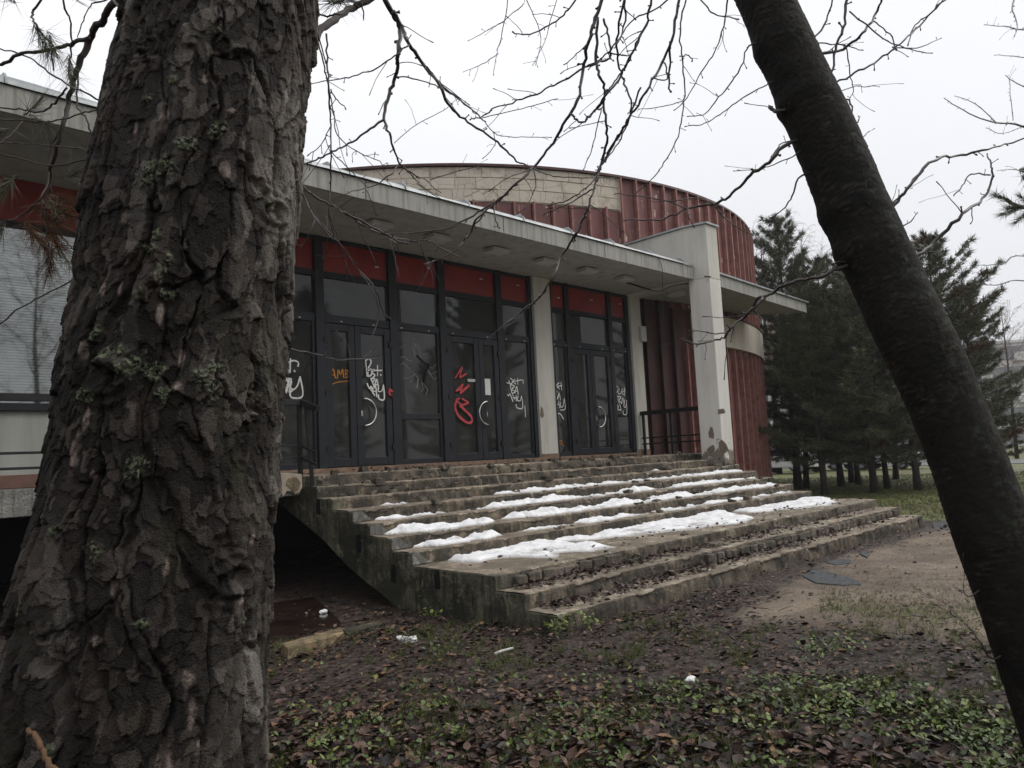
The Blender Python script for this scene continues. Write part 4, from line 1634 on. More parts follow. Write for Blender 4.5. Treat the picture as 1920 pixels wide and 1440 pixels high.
# needle tufts -----------------------------------------------------------------
def tuft_arrays(pos, dirs, n, length, width, spread, tone0=.5, tone_j=.25, rng=RNG):
    """blades (thin triangles) around each tuft position"""
    pos = np.repeat(np.asarray(pos, float), n, 0)
    d = np.repeat(np.asarray(dirs, float), n, 0)
    k = len(pos)
    rnd = rng.normal(size=(k, 3))
    d2 = d + spread * rnd
    d2 /= np.linalg.norm(d2, axis=1, keepdims=True) + 1e-9
    side = np.cross(d2, rng.normal(size=(k, 3)))
    side /= np.linalg.norm(side, axis=1, keepdims=True) + 1e-9
    L = length * rng.uniform(.65, 1.15, (k, 1))
    base = pos + rng.normal(size=(k, 3)) * width * 1.5
    a = base - side * width / 2
    b_ = base + side * width / 2
    c = base + d2 * L
    V = np.stack([a, b_, c], 1).reshape(-1, 3)
    F = np.arange(3 * k).reshape(-1, 3)
    tone = np.repeat(np.clip(tone0 + tone_j * rng.normal(size=k), 0, 1), 3)
    return V, F, tone


def join_arrays(L):
    V, F, T, off = [], [], [], 0
    for v, f, t in L:
        V.append(v)
        F.append(f + off)
        T.append(t)
        off += len(v)
    return np.vstack(V), np.vstack(F), np.concatenate(T)


def px_branch(pts, ws, d0, d1=None, zoom=None, name='branch', mat='twig', parent=None, buds=True, sub=5, wig=.012, nside=6, extend=True):
    """traced pixel polyline -> branch with true thickness at depth d0..d1"""
    d1 = d0 if d1 is None else d1
    if zoom:
        ox, oy, s = zoom
        pts = [(ox + a / s, oy + c / s) for a, c in pts]
        ws = [w / s for w in ws]
    if extend and (pts[0][1] <= 2 or pts[0][0] >= 1918):
        (ax, ay), (bx, by) = pts[0], pts[1]
        L = math.hypot(ax - bx, ay - by)
        pts = [(ax + (ax - bx) / L * 160, ay + (ay - by) / L * 160)] + pts
    n = len(pts)
    root_pt = None
    if parent is not None and parent.name.startswith('cherry_tree'):
        q = proj(CC2)
        k = int(np.argmin(np.hypot(q[:, 0] - pts[0][0], q[:, 1] - pts[0][1])))
        dep = -((CC2[k] - CP) @ CR)[2]
        if np.hypot(q[k, 0] - pts[0][0], q[k, 1] - pts[0][1]) < CR2[k] * F_PX / dep + 30:
            root_pt = CC2[k]
            dd = d1 - d0
            d0 = dep - .03
            d1 = d0 + dd
    P, rad = [], []
    for i, (x, y) in enumerate(pts):
        t = i / (n - 1)
        d = d0 + (d1 - d0) * t + (.05 * math.sin(i * 1.7 + x) if i or root_pt is None else 0)
        P.append(at(x, y, d))
        w = ws[0] + (ws[1] - ws[0]) * t
        rad.append(max(w * d / F_PX / 2, .0011))
    if root_pt is not None:
        P = [P[0] * .25 + root_pt * .75] + P
        rad = [rad[0] * 1.15] + rad
    P, rad = smooth_path(P, rad, sub=sub)
    P = [p + Vector((random.uniform(-1, 1), random.uniform(-1, 1), random.uniform(-1, 1))) * min(rad[i] * 1.1, .004) for i, p in enumerate(P)]
    rad = [r * random.uniform(.9, 1.12) for r in rad]
    m = MB()
    m.tube(P, rad, nside)
    if buds:
        acc = 0
        gap = random.uniform(.03, .07)
        for i in range(1, len(P)):
            seg = (P[i] - P[i - 1])
            acc += seg.length
            if acc > gap and rad[i] < .013:
                acc = 0
                gap = random.uniform(.035, .11)
                dv = seg.normalized()
                sd = dv.cross(Vector((random.uniform(-1, 1), random.uniform(-1, 1), random.uniform(-1, 1)))).normalized()
                dirv = (sd + dv * random.uniform(.1, .8)).normalized()
                L = random.uniform(.006, .028)
                q = [P[i], P[i] + dirv * L * .7, P[i] + dirv * L]
                rr = max(rad[i] * .55, .0011)
                m.tube(q, [rr, rr * .8, rr * 1.5], 4)
                if random.random() < .35:
                    m.tube([q[-1], q[-1] + dirv * .006], [rr * 1.9, rr * .6], 4)
        for i in range(3, len(P) - 1):
            if rad[i] < .008 and random.random() < .075:
                dv = (P[i] - P[i - 1]).normalized()
                sd = dv.cross(Vector((random.uniform(-1, 1), random.uniform(-1, 1), random.uniform(-1, 1)))).normalized()
                q = [P[i]]
                w_ = (sd + dv * random.uniform(.3, 1.2)).normalized()
                L = random.uniform(.04, .20)
                for _ in range(5):
                    w_ = (w_ + Vector((random.uniform(-.22, .22), random.uniform(-.22, .22), random.uniform(-.22, .16)))).normalized()
                    q.append(q[-1] + w_ * L / 5)
                r_ = min(max(rad[i] * .5, .0011), .0022)
                m.tube(q, [r_, r_ * .9, r_ * .85, r_ * .8, r_ * .7, r_ * 1.2], 4)
        e = P[-1]
        dv = (P[-1] - P[-2]).normalized()
        m.tube([e, e + dv * .005, e + dv * .010], [rad[-1], max(rad[-1] * 1.7, .0018), .0008], 4)
    return m.build(name, MAT[mat], parent, smooth=True)


Z5 = (0, 0, 2.88)
Z6 = (0, 500, 2.88)
Z7 = (540, 0, 2.909)
Z8 = (1100, 0, 2.341)
Z1 = (480, 400, 2.88)
Z2 = (960, 400, 2.88)
Z4 = (1100, 840, 2.4)
pb = dict(mat='pinetwig', parent=pine, buds=False)
px_branch([(625, 0), (560, 100), (480, 210), (440, 320), (400, 430), (370, 550), (340, 680), (300, 820), (270, 980), (300, 1150), (330, 1200)], (42, 12), 2.2, 2.4, Z5, nside=8, **pb)
px_branch([(480, 210), (380, 235), (280, 265), (130, 290), (0, 345), (-120, 390)], (24, 15), 2.2, 2.3, Z5, **pb)
px_branch([(335, 0), (380, 130), (385, 290), (370, 360), (385, 470)], (11, 8), 2.1, 2.2, Z5, **pb)
px_branch([(215, 0), (175, 80), (200, 140), (270, 250), (290, 380)], (13, 7), 2.3, 2.2, Z5, **pb)
px_branch([(-20, 262), (110, 290), (200, 340), (310, 420), (430, 490), (560, 550)], (8, 10), 2.5, 2.0, Z5, **pb)
px_branch([(360, 470), (280, 570), (200, 605), (110, 590), (-20, 585)], (12, 8), 2.2, 2.4, Z5, **pb)
px_branch([(540, 595), (440, 610), (350, 640), (240, 660), (120, 650), (-20, 640)], (9, 8), 2.1, 2.4, Z5, **pb)
px_branch([(515, 835), (420, 800), (300, 790), (130, 775), (-20, 770)], (8, 7), 2.1, 2.3, Z5, **pb)
px_branch([(510, 840), (400, 880), (250, 890), (120, 860), (-20, 825)], (10, 7), 2.1, 2.2, Z5, **pb)
px_branch([(420, 430), (415, 560), (470, 650), (500, 760), (520, 830)], (10, 9), 2.25, 2.1, Z5, **pb)
px_branch([(370, 560), (330, 700), (270, 800), (265, 960), (210, 1080), (120, 1160), (40, 1190)], (16, 7), 2.4, 2.3, Z5, **pb)
px_branch([(130, 650), (70, 720), (-20, 790)], (9, 7), 2.4, 2.3, Z5, **pb)
px_branch([(300, 1150), (330, 1270), (390, 1340)], (10, 6), 2.3, 2.3, Z5, **pb)
px_branch([(270, 1000), (240, 1130), (260, 1300), (270, 1420)], (9, 5), 2.3, 2.3, Z5, **pb)
px_branch([(400, 60), (250, 150), (110, 220), (0, 312), (-60, 350)], (8, 7), 1.9, 2.1, Z6, **pb)
px_branch([(620, 10), (680, 50), (720, 80)], (16, 8), 1.9, 1.7, Z5, **pb)
px_branch([(560, 0), (500, 20), (450, 110), (420, 200)], (10, 5), 2.2, 2.2, Z5, **pb)
px_branch([(60, 360), (100, 300), (150, 200), (250, 110), (350, 40), (430, 0), (700, -160)], (40, 36), 1.75, 2.4, Z7, nside=10, **pb)
px_branch([(110, 25), (180, 80), (260, 80), (330, 50)], (9, 12), 1.7, 1.9, Z7, **pb)
px_branch([(100, 170), (160, 185)], (16, 12), 1.7, 1.75, Z7, **pb)
px_branch([(100, 290), (112, 340), (105, 400)], (9, 5), 1.7, 1.7, Z7, **pb)
px_branch([(400, 20), (410, 60), (412, 112)], (9, 6), 2.0, 2.0, Z7, **pb)
# stub twig low on the trunk
px_branch([(58, 1370), (75, 1395), (92, 1425), (112, 1465)], (9, 13), 1.12, 1.06, None, name='snapped_twig', mat='cut', parent=pine, buds=False)

TL, DT = [], []


def needles(px, py, d, ex, ey, n, L, dead=False, spread=.55):
    P = at(px, py, d)
    Q = at(px + ex, py + ey, d)
    dr = (Q - P) / np.linalg.norm(Q - P)
    k = max(3, n // 14)
    pos = np.array([P + (Q - P) * t for t in np.linspace(0, 1, k)])
    (DT if dead else TL).append(tuft_arrays(pos, np.tile(dr, (k, 1)), 14, L, .0016, spread, .5, .25))


for a in ((65, 45, 2.2, 25, 50, 170, .10), (90, 60, 2.2, 10, 35, 90, .10), (130, 105, 2.2, 6, 50, 150, .08), (30, 330, 2.3, -30, 30, 150, .11), (45, 215, 2.3, 25, -20, 60, .10), (10, 415, 2.3, -10, 20, 80, .10), (55, 215, 2.3, 30, 15, 60, .10), (120, 335, 2.3, 20, -10, 60, .09), (30, 5, 2.3, -20, -10, 60, .09), (140, 0, 2.2, 10, -6, 60, .09), (110, 470, 2.3, 20, 30, 60, .08), (625, 5, 2.0, 30, -4, 90, .08), (640, 2, 2.0, -20, 4, 60, .08), (80, 375, 2.3, 30, 20, 80, .1), (15, 240, 2.3, -20, 10, 50, .1)):
    needles(*a)
for a in ((60, 385, 2.3, 40, 30, 240, .10), (85, 420, 2.3, 25, 40, 240, .10), (45, 410, 2.25, 20, 35, 160, .10), (95, 470, 2.3, -4, 40, 150, .09), (105, 395, 2.3, 25, 10, 120, .09), (70, 440, 2.3, 20, 30, 120, .09), (85, 365, 2.35, 35, 10, 120, .09)):
    needles(*a, dead=True)
V, F, T = join_arrays(TL)
tag(npmesh('needles', V, F, MAT['needle'], pine, False, {'tone': T}), kind='stuff')
V, F, T = join_arrays(DT)
tag(npmesh('needles', V, F, MAT['deadneedle'], pine, False, {'tone': T}), kind='stuff')


# ================================================================== LEANING CHERRY TREE
def cherry_axis():
    L = [(1378, 0), (1407, 85), (1444, 179), (1467, 226), (1501, 325), (1531, 393), (1559, 478), (1598, 546), (1624, 622), (1653, 673), (1689, 745), (1714, 810), (1747, 893), (1761, 933), (1787, 1027), (1825, 1115), (1862, 1236), (1883, 1298), (1915, 1390)]
    Rt = [(1495, 0), (1521, 47), (1553, 128), (1587, 184), (1615, 239), (1651, 333), (1677, 384), (1696, 427), (1719, 478), (1749, 555), (1772, 575), (1815, 666), (1844, 745), (1873, 814), (1898, 871), (1918, 926), (1965, 1060), (2010, 1200), (2060, 1390)]
    ax = np.array([470., 1250.])
    ax /= np.linalg.norm(ax)
    nr = np.array([ax[1], -ax[0]])
    l = sorted((np.dot(p, ax), np.dot(p, nr)) for p in map(np.array, L))
    r = sorted((np.dot(p, ax), np.dot(p, nr)) for p in map(np.array, Rt))
    ls, lv = np.array(l).T
    rs, rv = np.array(r).T
    s = np.linspace(max(ls[0], rs[0]) + 1, min(ls[-1], rs[-1]), 24)
    a, c = np.interp(s, ls, lv), np.interp(s, rs, rv)
    k = np.array([.25, .5, .25])
    for arr in (a, c):
        arr[1:-1] = np.convolve(arr, k, 'valid')
    P0 = at(1700, 650, 2.6)
    n = np.array([P0[0], P0[1], 0])
    n /= np.linalg.norm(n)
    C, rad = [], []
    for si, ai, ci in zip(s, a, c):
        px = ax * si + nr * (ai + ci) / 2
        r0 = ray(*px)
        t = (P0 @ n) / (r0 @ n)
        P = CP + r0 * t
        C.append(P)
        ra, rb = ray(*(ax * si + nr * ai)), ray(*(ax * si + nr * ci))
        ra, rb = ra / np.linalg.norm(ra), rb / np.linalg.norm(rb)
        rad.append(np.linalg.norm(P - CP) * math.sin(math.acos(ra @ rb) / 2))
    return np.array(C), np.array(rad), n


CC, CRD, CN = cherry_axis()
# extend down to the ground and up out of the frame
d_up = (CC[0] - CC[3]) / np.linalg.norm(CC[0] - CC[3])
d_dn = (CC[-1] - CC[-4]) / np.linalg.norm(CC[-1] - CC[-4])
dn = []
P = CC[-1].copy()
while P[2] > -.15:
    P = P + d_dn * .1
    d_dn = d_dn + np.array([0, 0, -.05])
    d_dn /= np.linalg.norm(d_dn)
    dn.append(P.copy())
up = []
P = CC[0].copy()
for i in range(16):
    P = P + d_up * .1
    up.append(P.copy())
CC2 = np.vstack([np.array(up)[::-1], CC, np.array(dn)])
CR2 = np.concatenate([np.linspace(.08, CRD[0], len(up), endpoint=False), CRD, np.linspace(CRD[-1], CRD[-1] * 1.35, len(dn))])
cherry = empty('cherry_tree', (float(CC2[-1][0]), float(CC2[-1][1]), 0), 'dark leaning bare cherry tree with drooping budded twigs at the right', 'tree')


def build_cherry():
    seg = np.linalg.norm(np.diff(CC2, axis=0), axis=1)
    s = np.concatenate([[0], np.cumsum(seg)])
    ss = np.linspace(0, s[-1], 1100)
    C = np.stack([np.interp(ss, s, CC2[:, i]) for i in range(3)], -1)
    k = np.ones(15) / 15
    Cp = np.pad(C, ((7, 7), (0, 0)), 'edge')
    C = np.stack([np.convolve(Cp[:, i], k, 'valid') for i in range(3)], -1)
    rr = np.interp(ss, s, CR2)
    rr = np.convolve(np.pad(rr, 6, 'edge'), np.ones(13) / 13, 'valid')
    D = np.gradient(C, axis=0)
    D /= np.linalg.norm(D, axis=1, keepdims=True)
    A = -np.tile(CN, (len(C), 1))
    A = A - D * np.sum(A * D, 1, keepdims=True)
    A /= np.linalg.norm(A, axis=1, keepdims=True)
    Bv = np.cross(D, A)
    nt = 150
    th = np.linspace(-math.pi, math.pi, nt, endpoint=False)
    S, T = np.meshgrid(ss, th, indexing='ij')
    u = T * .15
    lent = sstep(.2, .6, vn(u * 30 + 2 * vn(u * 9, S * 9, 1), S * 210 + 3 * vn(u * 12, S * 6, 2), 3)) * sstep(-.3, .35, fbm(u * 9, S * 12, 4))
    h = .0011 * fbm(u * 26, S * 40, 5, 4) + .0032 * fbm(u * 5, S * 3, 6) + .0016 * lent + .0012 * fbm(u * 60, S * 110, 8, 3) - .0012 * sstep(.30, .5, vn(u * 9 + vn(u * 40, S * 40, 15), S * 60 + 2 * vn(u * 25, S * 15, 14), 16))
    for (sc, w) in ((1.75, .05), (2.0, .04), (2.45, .05), (2.6, .04)):
        h = h + .012 * np.exp(-((S - sc) / w) ** 2) * (0.5 + .5 * np.cos(T - 1.6))
    ra = (rr[:, None] - .003 + h)
    V = C[:, None] + A[:, None] * (np.cos(T) * ra)[..., None] + Bv[:, None] * (np.sin(T) * ra)[..., None]
    n = len(ss)
    i, j = np.meshgrid(np.arange(n - 1), np.arange(nt), indexing='ij')
    j2 = (j + 1) % nt
    F = np.stack([i * nt + j, i * nt + j2, (i + 1) * nt + j2, (i + 1) * nt + j], -1).reshape(-1, 4)
    # lichen grows on the flank away from the hall
    sidev = Bv[len(ss) // 2]
    sgn = 1 if (CR.T @ sidev)[0] > 0 else -1
    side = sstep(-.2, .8, sgn * np.sin(T))
    npmesh('trunk', V.reshape(-1, 3), F, MAT['cherry'], cherry, True, {'lent': (lent * .8).ravel(), 'side': side.ravel()})


build_cherry()
# main limbs high above the frame that carry the hanging twigs
top = CC2[0]
for tgt in (((1240, -330), 2.9), ((900, -380), 3.0), ((1780, -300), 2.9)):
    (tx, ty), dd = tgt
    e = at(tx, ty, dd)
    st = CC2[4] if tx < 1400 else CC2[7]
    m = MB()
    P, rad = smooth_path([st, st * .6 + e * .4 + np.array([0, 0, .12]), e, e + (e - st) * .25], [.07, .06, .045, .02], sub=6)
    m.tube(P, rad, 10)
    m.build('limb', MAT['twig'], cherry, smooth=True)

cb = dict(parent=cherry)
X = px_branch
X([(535, 0), (580, 90), (612, 170), (600, 290), (585, 420), (545, 530), (525, 650), (560, 750), (600, 880), (650, 930), (700, 960)], (32, 6), 3.0, 3.2, Z7, **cb)
X([(575, 60), (620, 150), (660, 240), (740, 350), (820, 450), (870, 560), (960, 650), (1080, 730), (1180, 810), (1250, 880), (1340, 920), (1450, 960), (1600, 970), (1780, 970)], (22, 4), 3.0, 3.4, Z7, **cb)
X([(660, 240), (560, 320), (460, 380), (330, 420), (220, 440), (80, 460)], (10, 5), 3.0, 3.1, Z7, **cb)
X([(525, 650), (430, 720), (330, 780), (240, 830), (150, 870), (50, 905)], (13, 7), 3.1, 3.0, Z7, **cb)
X([(590, 420), (700, 430), (800, 465), (900, 520), (1000, 600), (1060, 650), (1120, 720), (1180, 745), (1300, 745), (1430, 750)], (8, 4), 3.05, 3.2, Z7, **cb)
X([(740, 350), (800, 420), (880, 500), (1010, 600), (1070, 660)], (10, 6), 3.1, 3.2, Z7, **cb)
X([(610, 890), (560, 950), (470, 1010), (330, 1050), (250, 1085)], (8, 5), 3.2, 3.1, Z7, **cb)
X([(620, 900), (680, 960), (720, 1010), (790, 1060), (850, 1090), (980, 1130)], (7, 3), 3.2, 3.3, Z7, **cb)
X([(780, 980), (900, 940), (1040, 905)], (7, 4), 3.3, 3.3, Z7, **cb)
X([(700, 960), (760, 985), (790, 1020), (825, 1045)], (6, 4), 3.2, 3.2, Z7, **cb)
X([(210, 190), (215, 350), (225, 500), (230, 650), (235, 820), (232, 1000), (225, 1150), (250, 1300)], (11, 6), 1.9, 2.1, Z7, **cb)
X([(150, 190), (190, 330), (215, 440), (250, 620), (270, 740), (400, 840), (500, 880), (520, 930)], (9, 4), 1.9, 2.2, Z7, **cb)
X([(130, 60), (150, 130), (200, 330)], (10, 7), 1.85, 1.9, Z7, **cb)
X([(235, 490), (270, 550), (312, 583)], (8, 5), 2.0, 2.0, Z7, **cb)
X([(235, 830), (330, 920), (400, 990), (440, 1060), (480, 1170)], (7, 3), 2.0, 2.1, Z7, **cb)
X([(230, 690), (180, 790), (120, 840)], (6, 4), 2.0, 2.0, Z7, **cb)
X([(50, 980), (130, 1060), (250, 1130), (370, 1190), (500, 1260), (570, 1300), (640, 1330)], (14, 10), 2.6, 2.8, Z7, **cb)
X([(470, -10), (590, 70), (700, 120), (830, 145), (940, 150), (1000, 190), (1090, 230)], (12, 6), 2.8, 3.0, Z1, extend=False, **cb)
X([(50, 985), (90, 1080), (150, 1190), (240, 1300)], (9, 7), 2.6, 2.6, Z7, **cb)
X([(310, 10), (400, 110), (470, 190), (560, 310), (640, 400), (680, 520), (730, 575)], (9, 5), 2.7, 2.8, Z1, extend=False, **cb)
X([(400, 0), (440, 130), (480, 230), (490, 350)], (6, 3), 2.7, 2.8, Z1, extend=False, **cb)
X([(325, 20), (290, 110), (240, 190)], (6, 3), 2.7, 2.8, Z1, extend=False, **cb)
X([(380, 10), (385, 150), (370, 250), (310, 340)], (5, 3), 2.7, 2.8, Z1, extend=False, **cb)
X([(560, 320), (640, 430), (660, 560), (625, 665)], (5, 3), 2.8, 2.8, Z1, extend=False, **cb)
X([(720, 130), (750, 240), (770, 330)], (5, 3), 2.9, 2.9, Z1, extend=False, **cb)
X([(880, 150), (915, 250), (930, 310), (890, 360)], (5, 3), 2.9, 2.9, Z1, extend=False, **cb)
X([(1720, -20), (1680, 100), (1640, 220), (1610, 380), (1580, 550), (1500, 680), (1430, 800), (1340, 910), (1250, 1000), (1130, 1100), (980, 1190), (850, 1250), (560, 1275)], (24, 7), 2.9, 3.2, Z7, **cb)
X([(1250, 1000), (1130, 1110), (1030, 1190), (1000, 1260), (960, 1309)], (13, 10), 3.1, 3.2, Z7, **cb)
X([(1230, 0), (1150, 110), (1080, 200), (980, 250), (910, 275)], (10, 5), 3.2, 3.2, Z1, extend=False, **cb)
X([(1690, 90), (1680, 330), (1700, 420), (1730, 490), (1720, 560), (1740, 680), (1730, 800), (1690, 950), (1640, 1120), (1600, 1220), (1560, 1309)], (17, 11), 2.9, 3.1, Z7, **cb)
X([(395, 10), (340, 120), (270, 230), (220, 350), (130, 470), (40, 540), (-20, 590)], (12, 10), 3.1, 3.1, Z2, extend=False, **cb)
X([(1600, 340), (1560, 420), (1490, 490), (1430, 540), (1340, 600), (1250, 680)], (9, 5), 3.1, 3.1, Z1, extend=False, **cb)
X([(1720, 100), (1750, 200), (1760, 300), (1730, 330), (1640, 360), (1500, 440), (1380, 500), (1250, 550), (1130, 590), (1050, 640), (1000, 650)], (13, 7), 3.0, 3.3, Z7, **cb)
X([(1840, -20), (1800, 150), (1800, 320), (1830, 440), (1870, 540), (1860, 650), (1800, 780), (1730, 880)], (15, 7), 2.8, 3.0, Z7, **cb)
X([(1920, 190), (1860, 330), (1790, 430), (1740, 500)], (10, 8), 2.8, 2.9, Z7, extend=False, **cb)
X([(1750, 290), (1800, 300), (1850, 300), (1875, 290)], (8, 7), 3.0, 3.0, Z7, **cb)
X([(1200, -20), (1170, 180), (1140, 280), (1120, 400)], (7, 3), 3.3, 3.4, Z7, **cb)
X([(1290, -20), (1360, 130), (1380, 230), (1350, 350)], (6, 3), 3.3, 3.4, Z7, **cb)
X([(1580, -20), (1500, 80), (1400, 150), (1300, 190), (1230, 180)], (11, 7), 3.1, 3.2, Z7, **cb)
X([(1290, 20), (1180, 110), (1100, 160), (990, 220)], (6, 3), 3.3, 3.3, Z7, **cb)
X([(1150, 290), (1060, 350), (960, 390)], (5, 3), 3.3, 3.3, Z7, **cb)
X([(1470, -20), (1430, 120), (1400, 230), (1340, 350)], (6, 3), 3.3, 3.3, Z7, **cb)
X([(1640, 220), (1590, 280), (1510, 350)], (7, 5), 3.0, 3.0, Z7, **cb)
X([(1920, 480), (1870, 620), (1830, 700), (1760, 810), (1700, 920), (1690, 980)], (12, 9), 2.8, 3.0, Z7, extend=False, **cb)
X([(1730, 540), (1660, 620), (1610, 665), (1560, 640), (1550, 625)], (11, 12), 3.0, 3.0, Z7, **cb)
X([(1710, 590), (1680, 720), (1640, 860), (1605, 935)], (7, 5), 3.0, 3.1, Z7, **cb)
X([(1060, 640), (1200, 610), (1330, 580), (1460, 540)], (6, 4), 3.3, 3.3, Z7, **cb)
X([(1120, 720), (1130, 790), (1070, 860)], (5, 4), 3.2, 3.2, Z7, **cb)
X([(1340, 920), (1350, 1020), (1300, 1130), (1240, 1170)], (7, 4), 3.3, 3.3, Z7, **cb)
X([(1660, 1030), (1570, 1090), (1480, 1130), (1400, 1170)], (9, 6), 3.1, 3.1, Z7, **cb)
X([(1690, 960), (1580, 1060), (1500, 1100), (1410, 1120)], (8, 6), 3.1, 3.1, Z7, **cb)
X([(1120, 1105), (1130, 1190), (1150, 1240)], (7, 6), 3.1, 3.1, Z7, **cb)
X([(580, 780), (700, 680), (850, 600), (920, 540)], (5, 3), 3.15, 3.2, Z7, **cb)
X([(290, -20), (260, 110), (200, 230), (150, 330), (90, 410), (40, 480), (0, 520)], (12, 8), 2.8, 2.9, Z8, **cb)
X([(410, -20), (380, 150), (330, 280), (260, 400), (200, 500), (140, 600), (80, 700), (40, 760)], (13, 8), 2.8, 2.9, Z8, **cb)
X([(365, 180), (365, 300), (363, 400)], (10, 8), 2.85, 2.85, Z8, **cb)
X([(340, 270), (350, 345), (290, 345)], (7, 6), 2.85, 2.85, Z8, **cb)
X([(440, -20), (410, 130), (420, 260), (430, 400), (420, 500), (400, 600), (350, 700), (300, 770), (215, 850)], (8, 4), 2.9, 3.0, Z8, **cb)
X([(620, -20), (600, 120), (560, 230), (500, 320), (440, 430), (390, 480)], (8, 4), 2.8, 2.9, Z8, **cb)
X([(715, 200), (680, 290), (630, 370), (570, 440), (520, 500), (450, 510)], (7, 4), 2.7, 2.8, Z8, **cb)
X([(790, 370), (700, 420), (600, 490), (520, 540), (440, 555)], (6, 4), 2.6, 2.8, Z8, **cb)
X([(490, -10), (560, 60), (660, 80)], (7, 5), 2.8, 2.8, Z8, **cb)
X([(410, 250), (440, 240), (465, 262)], (6, 5), 2.9, 2.9, Z8, **cb)
X([(430, 440), (330, 470), (230, 478)], (5, 3), 2.9, 2.9, Z8, **cb)
X([(130, 200), (190, 100), (300, 40), (380, -20)], (6, 8), 2.8, 2.8, Z8, **cb)
X([(0, 290), (60, 260), (120, 200), (165, 120), (170, -20)], (6, 9), 2.9, 2.9, Z8, **cb)
X([(880, 635), (800, 710), (720, 770), (640, 850), (560, 895), (440, 915), (380, 945), (300, 965), (170, 965)], (17, 5), 2.5, 2.8, Z8, **cb)
X([(560, 900), (600, 950), (650, 990), (700, 1020)], (8, 4), 2.7, 2.7, Z8, **cb)
X([(440, 915), (340, 880), (240, 860), (130, 850)], (6, 4), 2.75, 2.8, Z8, **cb)
X([(440, 915), (445, 950), (470, 990)], (7, 4), 2.75, 2.75, Z8, **cb)
X([(560, 895), (480, 870), (400, 880), (300, 885)], (6, 4), 2.75, 2.75, Z8, **cb)
X([(905, 685), (800, 730), (740, 745), (650, 750)], (6, 3), 2.5, 2.6, Z8, **cb)
X([(940, 770), (900, 860), (860, 920), (800, 965)], (8, 4), 2.55, 2.6, Z8, **cb)
X([(870, 625), (840, 650), (810, 690)], (6, 4), 2.5, 2.5, Z8, **cb)
X([(850, 490), (820, 480), (805, 468)], (16, 14), 2.5, 2.5, Z8, **cb)
X([(1110, 1175), (1050, 1205), (960, 1225), (880, 1245), (800, 1295), (740, 1345), (690, 1400)], (15, 12), 2.55, 2.7, Z8, **cb)
X([(1340, 450), (1270, 540), (1180, 620), (1150, 660), (1110, 685), (1010, 705), (925, 685)], (15, 8), 2.7, 2.75, Z2, extend=False, **cb)
X([(1160, 650), (1060, 645), (960, 630)], (8, 5), 2.7, 2.75, Z2, **cb)
X([(1070, 320), (1090, 220), (1130, 100), (1140, -20)], (9, 13), 2.6, 2.6, Z8, **cb)
X([(1035, 240), (1130, 210), (1210, 150), (1270, 60), (1300, -20)], (14, 9), 2.6, 2.6, Z8, **cb)
X([(1095, 365), (1200, 310), (1300, 250), (1380, 190), (1460, 110), (1560, 10), (1600, -20)], (9, 7), 2.6, 2.7, Z8, **cb)
X([(1150, 50), (1230, 110), (1320, 180), (1400, 210), (1510, 235)], (7, 4), 2.65, 2.65, Z8, **cb)
X([(1340, 205), (1450, 210), (1550, 170)], (6, 3), 2.7, 2.7, Z8, **cb)
X([(1000, 160), (1060, 70), (1080, -20)], (8, 7), 2.6, 2.6, Z8, **cb)
X([(1140, 210), (1160, 340), (1170, 400), (1155, 430)], (6, 3), 2.6, 2.6, Z8, **cb)
X([(1170, 380), (1220, 382), (1265, 376)], (4, 3), 2.6, 2.6, Z8, **cb)
X([(1410, 200), (1440, 110), (1520, 50), (1570, -10)], (6, 5), 2.7, 2.7, Z8, **cb)
X([(1260, 90), (1330, 150), (1360, 215)], (6, 5), 2.65, 2.65, Z8, **cb)
X([(1030, 190), (1130, 200), (1205, 220)], (6, 4), 2.6, 2.6, Z8, **cb)
X([(1150, 440), (1165, 520)], (9, 4), 2.55, 2.55, Z8, **cb)
X([(1205, 610), (1235, 580)], (7, 3), 2.55, 2.55, Z8, **cb)
X([(1180, 540), (1195, 515)], (7, 3), 2.55, 2.55, Z8, **cb)
X([(1350, 900), (1420, 810), (1530, 700), (1640, 680), (1760, 655), (1850, 630), (1960, 590)], (15, 6), 2.6, 2.9, Z8, **cb)
X([(1360, 880), (1400, 835), (1470, 760)], (7, 5), 2.6, 2.6, Z8, **cb)
X([(1450, 1120), (1540, 1050), (1650, 940), (1740, 870), (1780, 795), (1775, 730), (1760, 680)], (18, 6), 2.6, 2.8, Z8, **cb)
X([(1775, 770), (1690, 765), (1640, 830), (1610, 855)], (7, 4), 2.8, 2.8, Z8, **cb)
X([(1430, 1090), (1500, 1105), (1545, 1105)], (6, 3), 2.6, 2.6, Z8, **cb)
X([(1390, 990), (1445, 940)], (6, 3), 2.6, 2.6, Z8, **cb)
X([(1095, 1155), (1080, 1160), (1060, 1145)], (8, 4), 2.5, 2.5, Z8, **cb)
X([(1690, 870), (1750, 780), (1760, 755)], (4, 3), 2.5, 2.5, None, **cb) if False else None
X([(525, 652), (587, 662), (625, 674), (660, 674), (705, 671)], (3.2, 1.6), 1.9, 2.3, None, **cb)

